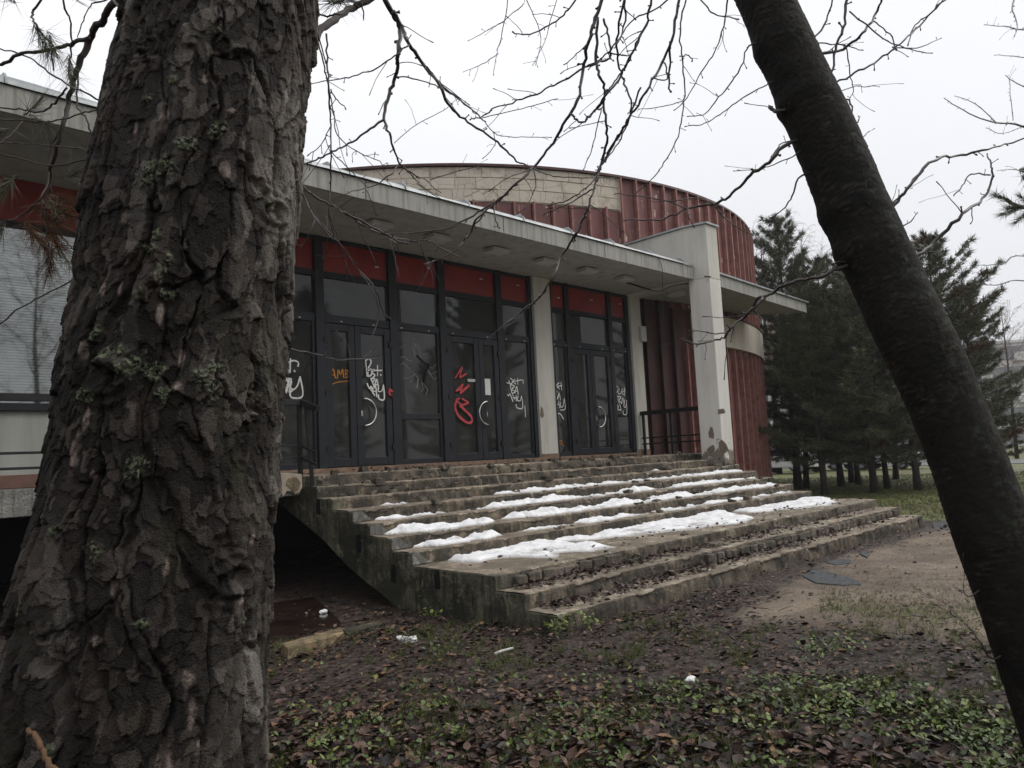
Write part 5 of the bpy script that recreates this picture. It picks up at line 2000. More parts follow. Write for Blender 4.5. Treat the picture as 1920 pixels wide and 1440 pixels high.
# bare tree and pine standing beyond the right edge of the frame, twigs reaching in
bt = at(2330, 900, 9.0)
bare = empty('bare_tree', (float(bt[0]), float(bt[1]), 0), 'fine bare twigs of a tree reaching in at the far right', 'tree')
P, rad = smooth_path([(bt[0], bt[1], -.1), (bt[0], bt[1], 2), at(2310, 400, 9), at(2280, 0, 9), at(2250, -400, 9)], [.16, .13, .10, .07, .03], sub=5)
m = MB()
m.tube(P, rad, 10)
m.build('trunk', MAT['twig'], bare, smooth=True)
for pts, ws in (([(2290, 320), (2050, 290), (1920, 237), (1868, 230), (1818, 213), (1770, 184)], (6, 1.2)), ([(1868, 230), (1830, 195), (1790, 180)], (2, 1)), ([(2280, 60), (2050, 55), (1920, 55), (1890, 50), (1846, 46)], (5, 1.2)), ([(2250, -200), (1960, -60), (1901, 0), (1907, 45), (1903, 68)], (5, 1.5)),
                ([(2290, 250), (2040, 200), (1920, 162), (1885, 142)], (4, 1)), ([(2290, 160), (2040, 120), (1930, 108), (1865, 103)], (4, 1)), ([(2310, 560), (2060, 520), (1920, 480), (1880, 495), (1835, 497)], (4, 1.3)), ([(2310, 600), (2060, 560), (1920, 526), (1870, 534), (1822, 531)], (4, 1.3)), ([(1920, 237), (1880, 250), (1850, 240)], (2, 1)), ([(1900, 225), (1895, 180), (1893, 150)], (1.6, 1)), ([(2290, 400), (2040, 340), (1920, 320), (1870, 320)], (4, 1))):
    px_branch(pts, ws, 9.0, 7.0, None, parent=bare, extend=False, nside=4, name='branch')
npn = at(2400, 900, 12.0)
rpine = empty('pine_tree', (float(npn[0]), float(npn[1]), 0), 'pine with one needled bough poking in at the right edge', 'tree')
P, rad = smooth_path([(npn[0], npn[1], -.1), (npn[0], npn[1], 3), (npn[0], npn[1], 9)], [.2, .16, .06], sub=4)
m = MB()
m.tube(P, rad, 10)
m.build('trunk', MAT['pinetwig'], rpine, smooth=True)
px_branch([(2390, 520), (2100, 440), (1960, 392), (1915, 388), (1885, 375)], (26, 4), 12, 9, None, parent=rpine, buds=False, mat='pinetwig')
TL = []
for (a, c, ex, ey) in ((1895, 378, -28, -12), (1915, 388, -25, 2), (1910, 392, -30, 10), (1935, 390, -20, -20), (1930, 396, -25, 20), (1912, 318, 12, 4), (1918, 330, 10, 14), (1955, 395, -10, -30), (1965, 400, -10, 30)):
    P = at(a, c, 9)
    Q = at(a + ex, c + ey, 9)
    dr = (Q - P) / np.linalg.norm(Q - P)
    pos = np.array([P + (Q - P) * t for t in np.linspace(0, 1, 6)])
    TL.append(tuft_arrays(pos, np.tile(dr, (6, 1)), 26, .13, .006, .5, .5, .25))
V, F, T = join_arrays(TL)
tag(npmesh('needles', V, F, MAT['needle'], rpine, False, {'tone': T}), kind='stuff')


# ================================================================== BACKGROUND TREES
def make_pine(seed, h, w, base, dens=1.0, label='', dead=0.0):
    rng = np.random.default_rng(seed)
    rnd = random.Random(seed)
    root = empty('pine_tree', (0, 0, 0), label, 'tree', 'pines on the lawn beyond the stairs')
    m = MB()
    bend = (rnd.uniform(-.25, .25), rnd.uniform(-.25, .25))
    ax = lambda z: Vector((bend[0] * math.sin(z / h * 2.2), bend[1] * math.sin(z / h * 1.7), z))
    P = [ax(z) for z in np.linspace(-.1, h, 14)]
    r0 = .0185 * h ** .9
    m.tube(P, [r0 * (1 - .93 * i / 13) * (1.25 if i == 0 else 1) for i in range(14)], 9)
    m.build('trunk', MAT['fartrunk'], root, smooth=True)
    bm_ = MB()
    tp, td, tt = [], [], []
    z = base
    while z < h - .1:
        f = (z - base) / (h - base)
        Lm = w * ((1 - f) ** .75 * (.55 + .45 * min(1, f * 5 + .35))) + .22
        nb = rnd.choice((4, 5, 6)) if f < .85 else 4
        a0 = rnd.uniform(0, 6.28)
        for k in range(nb):
            if f < .45 and rnd.random() < .36:
                continue
            a = a0 + k * 6.283 / nb + rnd.uniform(-.35, .35)
            L = Lm * rnd.uniform(.55, 1.18)
            rise = .05 + .75 * f + rnd.uniform(-.12, .15)
            out = Vector((math.cos(a), math.sin(a), 0))
            p0 = ax(z)
            pts = [p0, p0 + out * L * .5 + Vector((0, 0, L * .5 * (rise - .18))), p0 + out * L + Vector((0, 0, L * rise))]
            bm_.tube(pts, [.03 * (1 - .7 * f), .018 * (1 - .6 * f), .006], 4)
            n = max(4, int(L / .15 * dens * (.8 + .3 * f)))
            tone0 = .30 + .35 * rnd.random() + .1 * f
            dd = rnd.random() < dead
            for i in range(n):
                t = .22 + .78 * (i + rnd.random()) / n
                q = pts[0].lerp(pts[1], t * 2) if t < .5 else pts[1].lerp(pts[2], t * 2 - 1)
                sd = Vector((-math.sin(a), math.cos(a), 0))
                for s in (-1, 0, 1):
                    sl = rnd.uniform(.05, .30) * (1.15 - t) * L * .8 if s else 0
                    pos = q + sd * s * sl + out * sl * .5 + Vector((0, 0, rnd.uniform(-.05, .10) + sl * .25))
                    if s and sl > .25:
                        bm_.tube([q, pos], [.007, .004], 3)
                    dv = (out + sd * s * .7 + Vector((0, 0, .45 + .5 * f))).normalized()
                    tp.append(pos)
                    td.append(dv)
                    tt.append(tone0 + rnd.uniform(-.1, .1) if not dd else 2)
        z += rnd.uniform(.34, .52) * (1 - .25 * f)
    for i in range(8):
        tp.append(ax(h) + Vector((rnd.uniform(-.06, .06), rnd.uniform(-.06, .06), -.05 * i)))
        td.append(Vector((rnd.uniform(-.3, .3), rnd.uniform(-.3, .3), 1)).normalized())
        tt.append(.6)
    bm_.build('branches', MAT['fartrunk'], root)
    tt = np.array(tt)
    tp, td = np.array(tp), np.array(td)
    for sel, mt, nm in ((tt < 1.5, 'needle', 'crown'), (tt > 1.5, 'deadneedle', 'dead_needles')):
        if sel.sum() == 0:
            continue
        V, F, T = tuft_arrays(tp[sel], td[sel], 17, .24, .024, .62, .5, .15, rng)
        T = np.clip(T + np.repeat(np.where(tt[sel] < 1.5, tt[sel], .5) - .5, 51), 0, 1)
        npmesh(nm, V, F, MAT[mt], root, False, {'tone': T})
    return root


def copy_tree(o, parent=None, loc=None, rz=0, sc=1, label=None, group=None):
    c = o.copy()
    COL.objects.link(c)
    if parent is not None:
        c.parent = parent
    if loc is not None:
        c.location = loc
        c.rotation_euler = (0, 0, rz)
        c.scale = (sc, sc, sc)
    if label:
        c['label'] = label
    if group:
        c['group'] = group
    for ch in list(o.children):
        copy_tree(ch, c)
    return c


protos = [make_pine(11, 10.8, 3.4, 1.45, 1.0, 'x'), make_pine(23, 9.6, 3.1, 1.3, 1.0, 'x'), make_pine(37, 8.8, 3.5, 1.2, 1.0, 'x', .16), make_pine(51, 8.0, 2.7, 1.25, 1.1, 'x')]
used = set()
spots = [  # trunk-foot pixel, prototype, scale, label
    (1497, 916, 0, .97, 'tall pine closest to the red round hall with a pale bushy top'),
    (1512, 914, 1, .80, 'slim pine trunk paired tightly behind the tallest pine'),
    (1547, 927, 3, .85, 'pine with the nearest trunk foot beside the stair corner'),
    (1578, 911, 1, .92, 'pine standing behind the gap between two trunks near the parked cars'),
    (1597, 905, 0, .72, 'dark thin pine deep in the group before the cars'),
    (1610, 908, 3, .95, 'pine half hidden behind the thick grey pine trunk'),
    (1640, 923, 1, .86, 'pine with the thickest grey trunk in the middle of the lawn'),
    (1664, 915, 2, .80, 'pine with slightly bent trunk right of the thick grey one'),
    (1722, 918, 3, 1.0, 'pine whose trunk foot stands just left of the leaning cherry trunk'),
    (1800, 912, 2, .96, 'wide pine with rusty dead sprays right of the leaning cherry trunk'),
    (1842, 903, 0, .66, 'lower dark pine behind the rusty one at the right edge'),
    (1680, 898, 1, .82, 'far pine filling the dark middle of the grove'),
    (1545, 899, 2, .86, 'far pine seen behind the tallest one near the hall'),
]
for (px, py, k, s, lab) in spots:
    p = on(px, py, 2, 0)
    if k in used:
        o = copy_tree(protos[k], None, (p[0], p[1], 0), random.uniform(0, 6.28), s, lab)
    else:
        used.add(k)
        o = protos[k]
        o.location = (p[0], p[1], 0)
        o.rotation_euler = (0, 0, random.uniform(0, 6.28))
        o.scale = (s, s, s)
        o['label'] = lab
for (x, y, k, s) in ((24, -3, 1, 1.0), (30, -9, 0, 1.1), (21, -12, 2, 1.0), (34, -18, 3, 1.2), (42, -6, 0, 1.2), (15, -16, 1, 1.0), (27, -24, 0, 1.3)):
    copy_tree(protos[k], None, (x, y, 0), random.uniform(0, 6.28), s, 'pine behind the photographer mirrored in the door glass', 'pines mirrored in the entrance glass')


def make_birch(seed, h, label):
    rnd = random.Random(seed)
    root = empty('birch_tree', (0, 0, 0), label, 'tree', 'bare birches behind the pines')
    t = MB()
    t.tube([(0, 0, -.1), (.1, 0, h * .3), (0, .15, h * .6), (.1, 0, h * .95)], [.18, .14, .08, .02], 8)
    t.build('trunk', MAT['fartrunk'], root, smooth=True)
    m = MB()

    def grow(p, d, L, r, lev):
        pts = [p]
        dd = d.copy()
        for i in range(4):
            dd = (dd + Vector((rnd.uniform(-.2, .2), rnd.uniform(-.2, .2), -.10 * lev if lev > 1 else .02))).normalized()
            pts.append(pts[-1] + dd * L / 4)
        m.tube(pts, [r, r * .8, r * .6, r * .45, r * .3], 3)
        if lev < 3:
            for i in range(5 if lev < 2 else 6):
                q = pts[1 + i % 4]
                nd = (dd + Vector((rnd.uniform(-1, 1), rnd.uniform(-1, 1), rnd.uniform(-.4, .6)))).normalized()
                grow(q, nd, L * .55, r * .5, lev + 1)
    for i in range(16):
        z = h * (.3 + .62 * i / 16)
        a = i * 2.4
        grow(Vector((.05, .05, z)), Vector((math.cos(a) * .7, math.sin(a) * .7, .75)).normalized(), h * .26 * (1.1 - .6 * i / 16), .035, 0)
    m.build('crown', MAT['pinktwig'], root)
    return root


br = make_birch(5, 15, 'pink twigged birch rising behind the tallest pine beside the hall')
p = on(1462, 893, 2, 0)
p = CP + (p - CP) / np.linalg.norm((p - CP)[:2]) * 48
br.location = (p[0], p[1], 0)
for (px, d, s, lab) in ((1535, 50, .98, 'bare birch with reddish haze of twigs left of the cherry trunk'), (1490, 56, .95, 'most distant bare birch between the hall and the pines'), (1905, 60, .7, 'low bare birch in front of the grey block at the right edge')):
    r_ = ray(px, 840)
    q = r_[:2] / np.linalg.norm(r_[:2]) * d
    copy_tree(br, None, (q[0], q[1], 0), random.uniform(0, 6), s, lab)


copy_tree(br, None, (7.4, -9.5, 0), 1.1, .8, 'bare tree mirrored in the window with blinds behind the pine trunk')
copy_tree(br, None, (5.0, -13.0, 0), 2.1, .9, 'second fainter bare tree mirrored in the window with blinds')

# ================================================================== FAR HOUSES AND CARS
def block(px0, px1, d, top, mat, label, floors, cols):
    a = ray(px0, 840)[:2]
    c = ray(px1, 840)[:2]
    A = a / np.linalg.norm(a) * d
    B_ = c / np.linalg.norm(c) * d * 1.04
    root = empty('apartment_building', (float(A[0]), float(A[1]), 0), label, 'building')
    u = (B_ - A)
    L = np.linalg.norm(u)
    ang = math.atan2(u[1], u[0])
    root.rotation_euler = (0, 0, ang)
    m = MB()
    m.box(0, L, 0, 12, -.2, top)
    m.build('wall', mat, root, world=False)
    m = MB()
    m.box(-.3, L + .3, -.3, 12.3, top + .01, top + .35)
    m.build('roof', MAT['flatgrey'], root, world=False)
    fh = top / floors
    w = L / cols
    base = None
    for f in range(floors):
        for k in range(cols):
            if base is None:
                m = MB()
                m.box(-.95, .95, -.09, .05, -.8, .8)
                m.box(-1.1, 1.1, -.16, -.02, -.95, -.85)
                base = m.build('window', MAT['farwin'], root, world=False)
                o = base
            else:
                o = base.copy()
                COL.objects.link(o)
                o.parent = root
            o.location = ((k + .5) * w, 0, (f + .55) * fh)
    for k in range(1, cols, 3):
        for f in range(1, floors):
            m = MB()
            m.prism([(-.1, .25), (-1.15, .25), (-1.15, 1.35), (-1.1, 1.35), (-1.1, .4), (-.1, .4)], lambda p, d, z=f * fh: (d, p[0], z + p[1]), k * w, k * w + w)
            m.build('balcony', MAT['flatgrey'], root, world=False)
    return root


block(1425, 1790, 92, 18.2, MAT['flatblock'], 'pinkish panel apartment block glimpsed through the pine grove', 6, 16)
block(1830, 2150, 118, 13.5, MAT['flatgrey'], 'pale grey balconied apartment block at the right edge behind the pines', 5, 14)


def make_car(mat, label):
    root = empty('parked_car', (0, 0, 0), label, 'car', 'cars parked along the road beyond the pines')
    prof = [(-2.15, .35), (-2.2, .75), (-2.1, .95), (-1.75, 1.02), (-1.2, 1.42), (.55, 1.45), (1.15, 1.02), (1.95, .9), (2.15, .7), (2.15, .35)]
    m = MB()
    m.prism(prof, lambda p, d: (p[0], d, p[1]), -.84, .84)
    m.build('body', mat, root, bevel=.06, world=False)
    m = MB()
    for s in (-1, 1):
        m.prism([(-1.55, 1.03), (-1.12, 1.36), (-.35, 1.38), (-.35, 1.03)], lambda p, d: (p[0], d, p[1]), s * .845, s * .855)
        m.prism([(-.25, 1.03), (-.25, 1.38), (.5, 1.39), (.95, 1.03)], lambda p, d: (p[0], d, p[1]), s * .845, s * .855)
    m.add([(1.14, -.7, 1.06), (1.14, .7, 1.06), (.60, .62, 1.42), (.60, -.62, 1.42)], [(0, 1, 2, 3)])
    m.build('windows', MAT['carglass'], root, world=False)
    for x in (-1.35, 1.35):
        for s in (-1, 1):
            w_ = MB()
            w_.tube([(x, s * .68, .32), (x, s * .87, .32)], .32, 18)
            wo = w_.build('wheel', MAT['tyre'], root, world=False)
            h_ = MB()
            h_.tube([(x, s * .86, .32), (x, s * .885, .32)], .19, 14)
            h_.build('rim', MAT['hub'], wo, world=False)
    for s in (-1, 1):
        h_ = MB()
        h_.box(2.06, 2.17, s * .6 - .17, s * .6 + .17, .68, .82)
        h_.build('headlight', MAT['headl'], root, world=False)
    return root


for (px, d, c, lab) in ((1474, 47, (.62, .63, .64), 'white parked car showing just right of the red hall'), (1585, 49, (.03, .05, .12), 'dark blue parked car seen between pine trunks'), (1655, 48, (.45, .47, .5), 'silver parked car half hidden by the middle pines'), (1537, 50, (.25, .03, .03), 'dark red parked car between the white and blue cars')):
    cm = simple('car_paint', c, .3, .05, 3, .5, 0, 0)
    cr = make_car(cm, lab)
    r_ = ray(px, 840)[:2]
    q = r_ / np.linalg.norm(r_) * d
    cr.location = (q[0], q[1], 0.0)
    cr.rotation_euler = (0, 0, R(83 + random.uniform(-3, 3)))

# ================================================================== LITTER AND SMALL THINGS
def slab_thing(name, px, z, h, mat, label, cat, bevel=.01, jit=.0, group=None):
    P = [on(x, y, 2, z) for x, y in px]
    c = np.mean(P, 0)
    m = MB()
    n = len(P)
    top = [(p[0], p[1], z + h + random.uniform(-jit, jit)) for p in P]
    bot = [(c[0] + (p[0] - c[0]) * 1.02, c[1] + (p[1] - c[1]) * 1.02, z - .03) for p in P]
    m.add(bot + top, [tuple(range(n))[::-1], tuple(range(n, 2 * n))] + [(i, (i + 1) % n, n + (i + 1) % n, n + i) for i in range(n)])
    o = m.build(name, mat, None, bevel=bevel)
    tag(o, label, cat, group)
    return o


def lump(px, py, w, h, mat, label, cat, seed):
    c = on(px, py, 2, .03)
    m = MB()
    nu, nv = 14, 7
    V, F = [], []
    for j in range(nv):
        ph = math.pi * j / (nv - 1)
        for i in range(nu):
            t = 2 * math.pi * i / nu
            d = 1 + .35 * float(fbm(np.array([math.cos(t) * 1.3 + seed]), np.array([math.sin(t) * 1.3 + ph]), seed, 3)[0])
            V.append((c[0] + w * d * math.sin(ph) * math.cos(t), c[1] + w * .6 * d * math.sin(ph) * math.sin(t), c[2] + h * d * math.cos(ph)))
    for j in range(nv - 1):
        for i in range(nu):
            k = (i + 1) % nu
            F.append((j * nu + i, (j + 1) * nu + i, (j + 1) * nu + k, j * nu + k))
    m.add(V, F)
    tag(m.build('paper_lump', mat, None), label, cat)


slab_thing('kerb_stone', [(528, 1222), (540, 1232), (646, 1200), (640, 1190)], 0, .075, MAT['kerb'], 'tan broken kerb stone lying beside the pine trunk', 'kerb stone')
slab_thing('kerb_stone', [(650, 1196), (644, 1188), (712, 1168), (716, 1175)], 0, .04, MAT['kerbdark'], 'sunken mossy kerb stone behind the tan one', 'kerb stone')
slab_thing('roofing_scrap', [(1505, 1082), (1520, 1074), (1545, 1072), (1580, 1082), (1612, 1091), (1615, 1097), (1580, 1100), (1530, 1097)], -.03, .022, MAT['slate'], 'largest torn grey roofing felt scrap on the earth path', 'scrap', .004, .012)
slab_thing('roofing_scrap', [(1550, 1058), (1575, 1050), (1596, 1052), (1594, 1058), (1570, 1062)], -.03, .02, MAT['slate'], 'small grey roofing scrap close behind the largest scrap', 'scrap', .003, .008)
slab_thing('roofing_scrap', [(1612, 1040), (1622, 1035), (1632, 1040), (1626, 1048)], -.03, .02, MAT['slate'], 'tiny grey roofing scrap nearest the lowest step', 'scrap', .003, .008)
slab_thing('paving_slab', [(1748, 982), (1780, 980), (1783, 994), (1752, 995)], -.03, .02, MAT['slate'], 'flat grey slab by the right stair corner on grass', 'slab', .004)
slab_thing('plastic_scrap', [(741, 1194), (752, 1193), (766, 1197), (781, 1195), (782, 1200), (768, 1202), (748, 1201)], 0, .012, MAT['paper'], 'white plastic scrap in front of the stair side wall', 'rubbish', .004, .01)
lump(606, 1147, .05, .025, MAT['paper'], 'crumpled white paper in the dark void under the stairs', 'rubbish', 8)
lump(1295, 1273, .055, .022, MAT['paper'], 'white crumpled lump among the green plants in front', 'rubbish', 3)
slab_thing('wooden_board', [(1255, 852), (1262, 847), (1280, 846), (1278, 850)], PZ, .03, MAT['kerb'], 'loose tan board lying on the top step by the pillar', 'board', .003)
for pts, ws, d0, d1, lab in (([(928, 1226), (940, 1221), (962, 1215)], (4, 3), None, None, 'short pale stick lying in the leaf litter'),):
    m = MB()
    P = [on(x, y, 2, .02) for x, y in pts]
    m.tube(P, [.014, .013, .010], 6)
    tag(m.build('fallen_stick', MAT['lamp'], None, smooth=True), lab, 'stick')
px_branch([(1862, 1236), (1825, 1185), (1795, 1158), (1777, 1147)], (3.5, 1.6), 2.8, 3.0, None, parent=cherry)
px_branch([(1822, 1118), (1805, 1108), (1788, 1100)], (2.5, 1.4), 2.7, 2.8, None, parent=cherry)


# ================================================================== LEAVES AND GROUND COVER
def leaf_template():
    # ovate folded leaf: base, 2 left, tip, 2 right, 2 midrib
    return np.array([(0, 0, 0), (-.30, .30, .06), (-.24, .68, .05), (0, 1.0, 0), (.24, .68, .05), (.30, .30, .06), (0, .33, -.02), (0, .68, -.03)], float), \
        np.array([(0, 6, 1), (1, 6, 7), (1, 7, 2), (2, 7, 3), (0, 5, 6), (5, 4, 7), (5, 7, 6), (4, 3, 7)], int)


LV, LF = leaf_template()


def ground_z(X, Y):
    near = (1 - sstep(20, 26, X)) * sstep(-8, -6, X) * sstep(-6, -4, Y)
    z = near * (.035 * fbm(X * .9, Y * .9, 3) + .02 * fbm(X * 4, Y * 4, 5)) - .02
    return z


def rot_batch(n, tilt, rng):
    yaw = rng.uniform(0, 2 * math.pi, n)
    tx, ty = rng.normal(0, tilt, n), rng.normal(0, tilt, n)
    cy, sy = np.cos(yaw), np.sin(yaw)
    Rz = np.zeros((n, 3, 3))
    Rz[:, 0, 0], Rz[:, 0, 1], Rz[:, 1, 0], Rz[:, 1, 1], Rz[:, 2, 2] = cy, -sy, sy, cy, 1
    Rx = np.zeros((n, 3, 3))
    Rx[:, 0, 0] = 1
    Rx[:, 1, 1], Rx[:, 1, 2], Rx[:, 2, 1], Rx[:, 2, 2] = np.cos(tx), -np.sin(tx), np.sin(tx), np.cos(tx)
    Ry = np.zeros((n, 3, 3))
    Ry[:, 1, 1] = 1
    Ry[:, 0, 0], Ry[:, 0, 2], Ry[:, 2, 0], Ry[:, 2, 2] = np.cos(ty), np.sin(ty), -np.sin(ty), np.cos(ty)
    return Ry @ Rx @ Rz


def leaves(X, Y, Z, size, tilt, tone, rng, curl=.85):
    n = len(X)
    T = np.repeat(LV[None], n, 0)
    c = rng.normal(0, curl, n)[:, None]
    T[:, :, 2] = T[:, :, 2] * (1 + 2 * c) + .35 * c * (T[:, :, 1] - .5) ** 2
    T[:, :, 0] *= rng.uniform(.75, 1.3, n)[:, None]
    T = T * size[:, None, None]
    T = np.einsum('nij,nkj->nki', rot_batch(n, tilt, rng), T)
    T += np.stack([X, Y, Z], -1)[:, None, :]
    F = (LF[None] + (np.arange(n) * 8)[:, None, None]).reshape(-1, 3)
    return T.reshape(-1, 3), F, np.repeat(np.clip(tone, 0, 1), 8)


def sample(n, dmin, dmax, amin, amax, rng):
    d = np.sqrt(rng.uniform(dmin ** 2, dmax ** 2, n))
    a = rng.uniform(R(amin), R(amax), n)
    return d * np.sin(a), d * np.cos(a)


rng = np.random.default_rng(99)
parts_ = []
big = []
for (n, d0, d1, s0, s1) in ((17000, 2.9, 5.6, .035, .095), (16000, 5.6, 9.5, .035, .085), (9000, 9.5, 17, .045, .10)):
    X_, Y_ = sample(n, d0, d1, 9, 84, rng)
    pm = path_mask(X_, Y_)
    gm = grass_mask(X_, Y_)
    inst = (X_ > 5.44) & (Y_ > YS[0] - .05) & (X_ < 16.5)
    dstep = YS[0] - Y_
    edge = np.exp(-((dstep - .15) / .5) ** 2) * (X_ > 5)
    keep = (rng.uniform(size=n) > np.clip(pm * 1.12 - edge * .35, 0, .90)) & ~inst & (rng.uniform(size=n) > gm * .9) & ~((Y_ > 7.3) & (X_ < 5.4) & (rng.uniform(size=n) < .5))
    keep &= rng.uniform(size=n) > .5 * sstep(.05, .35, fbm(X_ * 1.1 + 9, Y_ * 1.1, 37, 3))
    X_, Y_ = X_[keep], Y_[keep]
    k = len(X_)
    size = s0 * .75 + (s1 * 1.15 - s0 * .75) * rng.beta(1.2, 2.5, k)
    z = ground_z(X_, Y_) + rng.uniform(.004, .04, k)
    tone = np.clip(rng.beta(1.1, 1.45, k) + .25 * fbm(X_ * 1.3, Y_ * 1.3, 33), 0, .97)
    tone = np.where(rng.uniform(size=k) < .012, 1, tone)
    if d0 < 3:
        near = np.argsort(np.hypot(X_, Y_))
        pix = proj(np.stack([X_, Y_, z], -1))
        vis = (pix[:, 0] > 500) & (pix[:, 0] < 1915) & (pix[:, 1] < 1435)
        near = [i for i in near if vis[i] and size[i] > .07][:290]
        big = [(X_[i], Y_[i], z[i] + .012, size[i]) for i in near]
    parts_.append(leaves(X_, Y_, z, size, .30 if d0 < 3 else .22, tone, rng))
# leaves caught on the lower treads and on the platform
for (k, n, yf) in ((0, 1000, 1.0), (1, 850, 1.0), (2, 190, 1.0), (9, 260, .4), (3, 30, .8), (4, 30, .8), (5, 30, .8)):
    X_ = rng.uniform(XL + .15, XR[k] - .2, n * (1 if k > 1 else 2))
    fall = np.clip(1.15 - (X_ - XL) / 9.0, .08, 1) if k < 2 else .6 + 0 * X_
    X_ = X_[rng.uniform(size=len(X_)) < fall]
    y1 = YS[k + 1] if k < 9 else YD - .25
    Y_ = y1 - .02 - (y1 - YS[k] - .06) * rng.beta(1.1, 1.8, len(X_)) * yf
    if k == 2:
        Y_ = YS[2] + rng.uniform(.1, .9, len(X_))
    z = (k + 1) * RI + rng.uniform(.01, .035, len(X_)) + (.07 if k in (3, 4, 5) else 0)
    parts_.append(leaves(X_, Y_, z, rng.uniform(.03, .08, len(X_)), .35, rng.beta(2, 2.4, len(X_)) * .95, rng))
V, F, T = join_arrays(parts_)
tag(npmesh('leaf_litter', V, F, MAT['litter'], None, False, {'tone': T}), 'carpet of wet dead brown leaves over the ground before the stairs', 'leaves', kind='stuff')
# the largest, nearest leaves one by one
base_leaf = []
for v in range(7):
    T = LV.copy()
    c = random.uniform(-.6, .9)
    T[:, 2] = T[:, 2] * (1 + 2 * c) + .4 * c * (T[:, 1] - .5) ** 2
    T[:, 0] *= random.uniform(.8, 1.35)
    T[:, 1] -= .5
    me = bpy.data.meshes.new('leaf')
    me.from_pydata([tuple(p) for p in T], [], [tuple(f) for f in LF])
    me.materials.append(MAT['leaf'])
    base_leaf.append(me)
for (x, y, z, s) in big:
    o = link('leaf', random.choice(base_leaf), GROUND)
    o.location = (x, y, z)
    s *= 1.12
    o.scale = (s, s, s)
    o.rotation_euler = (random.gauss(0, .35), random.gauss(0, .35), random.uniform(0, 6.28))

# crumbled concrete lying on the treads
m = MB()
for k in range(10):
    for _ in range({9: 60, 8: 60, 7: 55, 6: 20, 1: 25, 2: 10, 0: 10}.get(k, 10)):
        x = random.uniform(XL + .1, XR[k] - .2)
        y1 = YS[k + 1] if k < 9 else 10.6
        y = random.choice((y1 - random.uniform(.04, .12), YS[k] + random.uniform(.02, .2)))
        sz = random.choice((.02, .03, .03, .05, .08))
        rough_block(m, x - sz, x + sz, y - sz * .7, y + sz * .7, (k + 1) * RI - .015, (k + 1) * RI + sz * random.uniform(.35, .9), sz * .35)
tag(m.build('rubble', MAT['stone'], stairs), kind='stuff')
m = MB()
for _ in range(170):
    X_, Y_ = sample(1, 2.9, 8.5, 12, 80, rng)
    if X_[0] > 5.3 and Y_[0] > 4.8:
        continue
    a, L = random.uniform(0, 6.28), random.uniform(.05, .28)
    z = float(ground_z(X_, Y_)[0]) + .03
    d = Vector((math.cos(a), math.sin(a), random.uniform(-.08, .15)))
    p = Vector((X_[0], Y_[0], z))
    m.tube([p, p + d * L * .5 + Vector((random.uniform(-.02, .02), random.uniform(-.02, .02), .01)), p + d * L], [.0035, .003, .0015], 4)
tag(m.build('twig_litter', MAT['pinetwig']), 'thin fallen twigs scattered over the dead leaves', 'twigs', kind='stuff')

# green ground cover: clumps of little rounded leaves
gparts = []
cx_, cy_ = sample(3000, 2.9, 7.2, 12, 80, rng)
pix = proj(np.stack([cx_, cy_, 0 * cx_], -1))
dens = sstep(.0, .5, fbm(cx_ * 1.1, cy_ * 1.1, 44)) * .22
dens = np.maximum(dens, 1.0 * (1 - sstep(5.2, 6.1, np.hypot(cx_, cy_) + .5 * fbm(cx_ * .8, cy_ * .8, 46))) * sstep(2.6, 4.2, cx_ - .2 * cy_ + .6) * sstep(-.25, .2, fbm(cx_ * 1.9, cy_ * 1.9, 45)))
dens *= (1 - path_mask(cx_, cy_)) * ~((cx_ > 5.3) & (cy_ > 4.9)) * sstep(1130, 1230, pix[:, 1])
kk = rng.uniform(size=len(cx_)) < dens * .72
cx_, cy_ = cx_[kk], cy_[kk]
nl = rng.integers(7, 20, len(cx_))
X_ = np.repeat(cx_, nl) + rng.normal(0, .065, nl.sum())
Y_ = np.repeat(cy_, nl) + rng.normal(0, .055, nl.sum())
tone = np.repeat(rng.uniform(.15, .8, len(cx_)), nl) + rng.normal(0, .12, nl.sum())
gparts.append(leaves(X_, Y_, ground_z(X_, Y_) + rng.uniform(.03, .085, nl.sum()), rng.uniform(.018, .052, nl.sum()), .55, tone, rng, .3))
for (px, py) in ((1040, 1190), (1075, 1180), (1110, 1185), (800, 1140), (805, 1160), (1030, 1185)):
    p = on(px, py, 2, 0)
    X_ = p[0] + rng.normal(0, .07, 26)
    Y_ = min(p[1], YS[0] - .05) + rng.normal(0, .05, 26) if px > 900 else p[1] + rng.normal(0, .05, 26)
    gparts.append(leaves(X_, Y_, rng.uniform(.03, .16, 26), rng.uniform(.025, .06, 26), .6, rng.uniform(.4, .95, 26), rng, .3))
V, F, T = join_arrays(gparts)
tag(npmesh('ground_cover', V, F, MAT['green'], None, False, {'tone': T}), 'low green weeds growing through the dead leaves in front', 'weeds', kind='stuff')

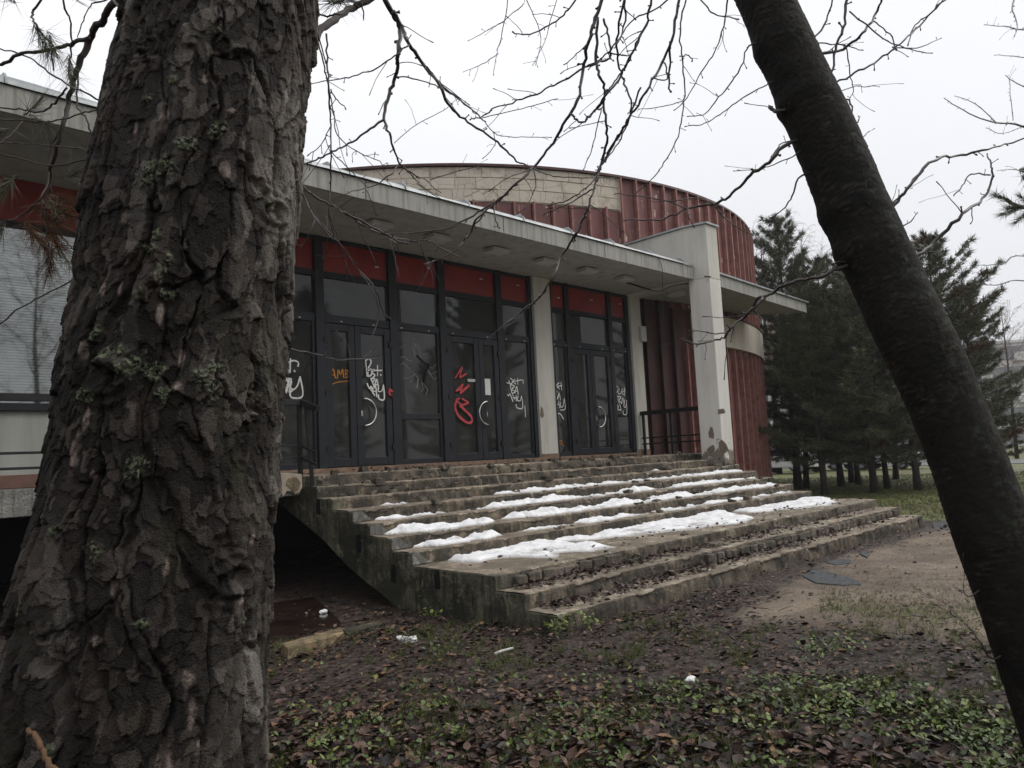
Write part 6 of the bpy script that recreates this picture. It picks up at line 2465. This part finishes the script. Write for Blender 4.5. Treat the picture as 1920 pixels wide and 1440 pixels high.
# grass blades: tufts among the leaves and the lawn edge
gl = []
tx, ty = sample(1700, 2.9, 8.0, 12, 80, rng)
k = (fbm(tx * 1.5, ty * 1.5, 71) > -.02) & (rng.uniform(size=1700) > path_mask(tx, ty) * .9) & ~((tx > 5.3) & (ty > 4.85))
tx, ty = tx[k], ty[k]
pos = np.stack([tx, ty, ground_z(tx, ty)], -1)
pos = np.repeat(pos, 3, 0) + rng.normal(0, .03, (len(pos) * 3, 3)) * np.array([1, 1, 0])
gl.append(tuft_arrays(pos, np.tile([0, 0, 1.], (len(pos), 1)), 9, .10, .004, .55, .5, .25, rng))
tx, ty = sample(9000, 6.5, 11, 66, 83, rng)
k = (rng.uniform(size=9000) < .10 + 1.1 * grass_mask(tx, ty))
tx, ty = tx[k], ty[k]
gl.append(tuft_arrays(np.stack([tx, ty, ground_z(tx, ty)], -1), np.tile([0, 0, 1.], (len(tx), 1)), 5, .045, .004, .6, .45, .25, rng))
tx, ty = sample(16000, 16.5, 40, 58, 84, rng)
k = (rng.uniform(size=16000) < grass_mask(tx, ty)) & ~((tx < 17) & (ty > 4.5)) & (np.hypot(tx - DC[0], ty - DC[1]) > 12.3)
tx, ty = tx[k], ty[k]
gl.append(tuft_arrays(np.stack([tx, ty, 0 * tx - .03], -1), np.tile([0, 0, 1.], (len(tx), 1)), 6, .085, .012, .6, .5, .22, rng))
V, F, T = join_arrays(gl)
tag(npmesh('grass', V, F, MAT['grass'], None, False, {'tone': T}), 'short wet grass in tufts and over the lawn', 'grass', kind='stuff')

# ================================================================== AIR
m = MB()
m.box(-1000, 1000, -1000, 1000, -1.2, 27)
hz = bpy.data.materials.new('haze')
hz.use_nodes = True
hn = hz.node_tree.nodes
hn.remove(hn['Principled BSDF'])
vol = hn.new('ShaderNodeVolumePrincipled')
vol.inputs['Color'].default_value = (.93, .95, .97, 1)
vol.inputs['Density'].default_value = .0006
vol.inputs['Anisotropy'].default_value = .2
hz.node_tree.links.new(vol.outputs[0], hn['Material Output'].inputs['Volume'])
tag(m.build('haze', hz), 'thin damp winter haze filling the air', 'haze', kind='stuff')
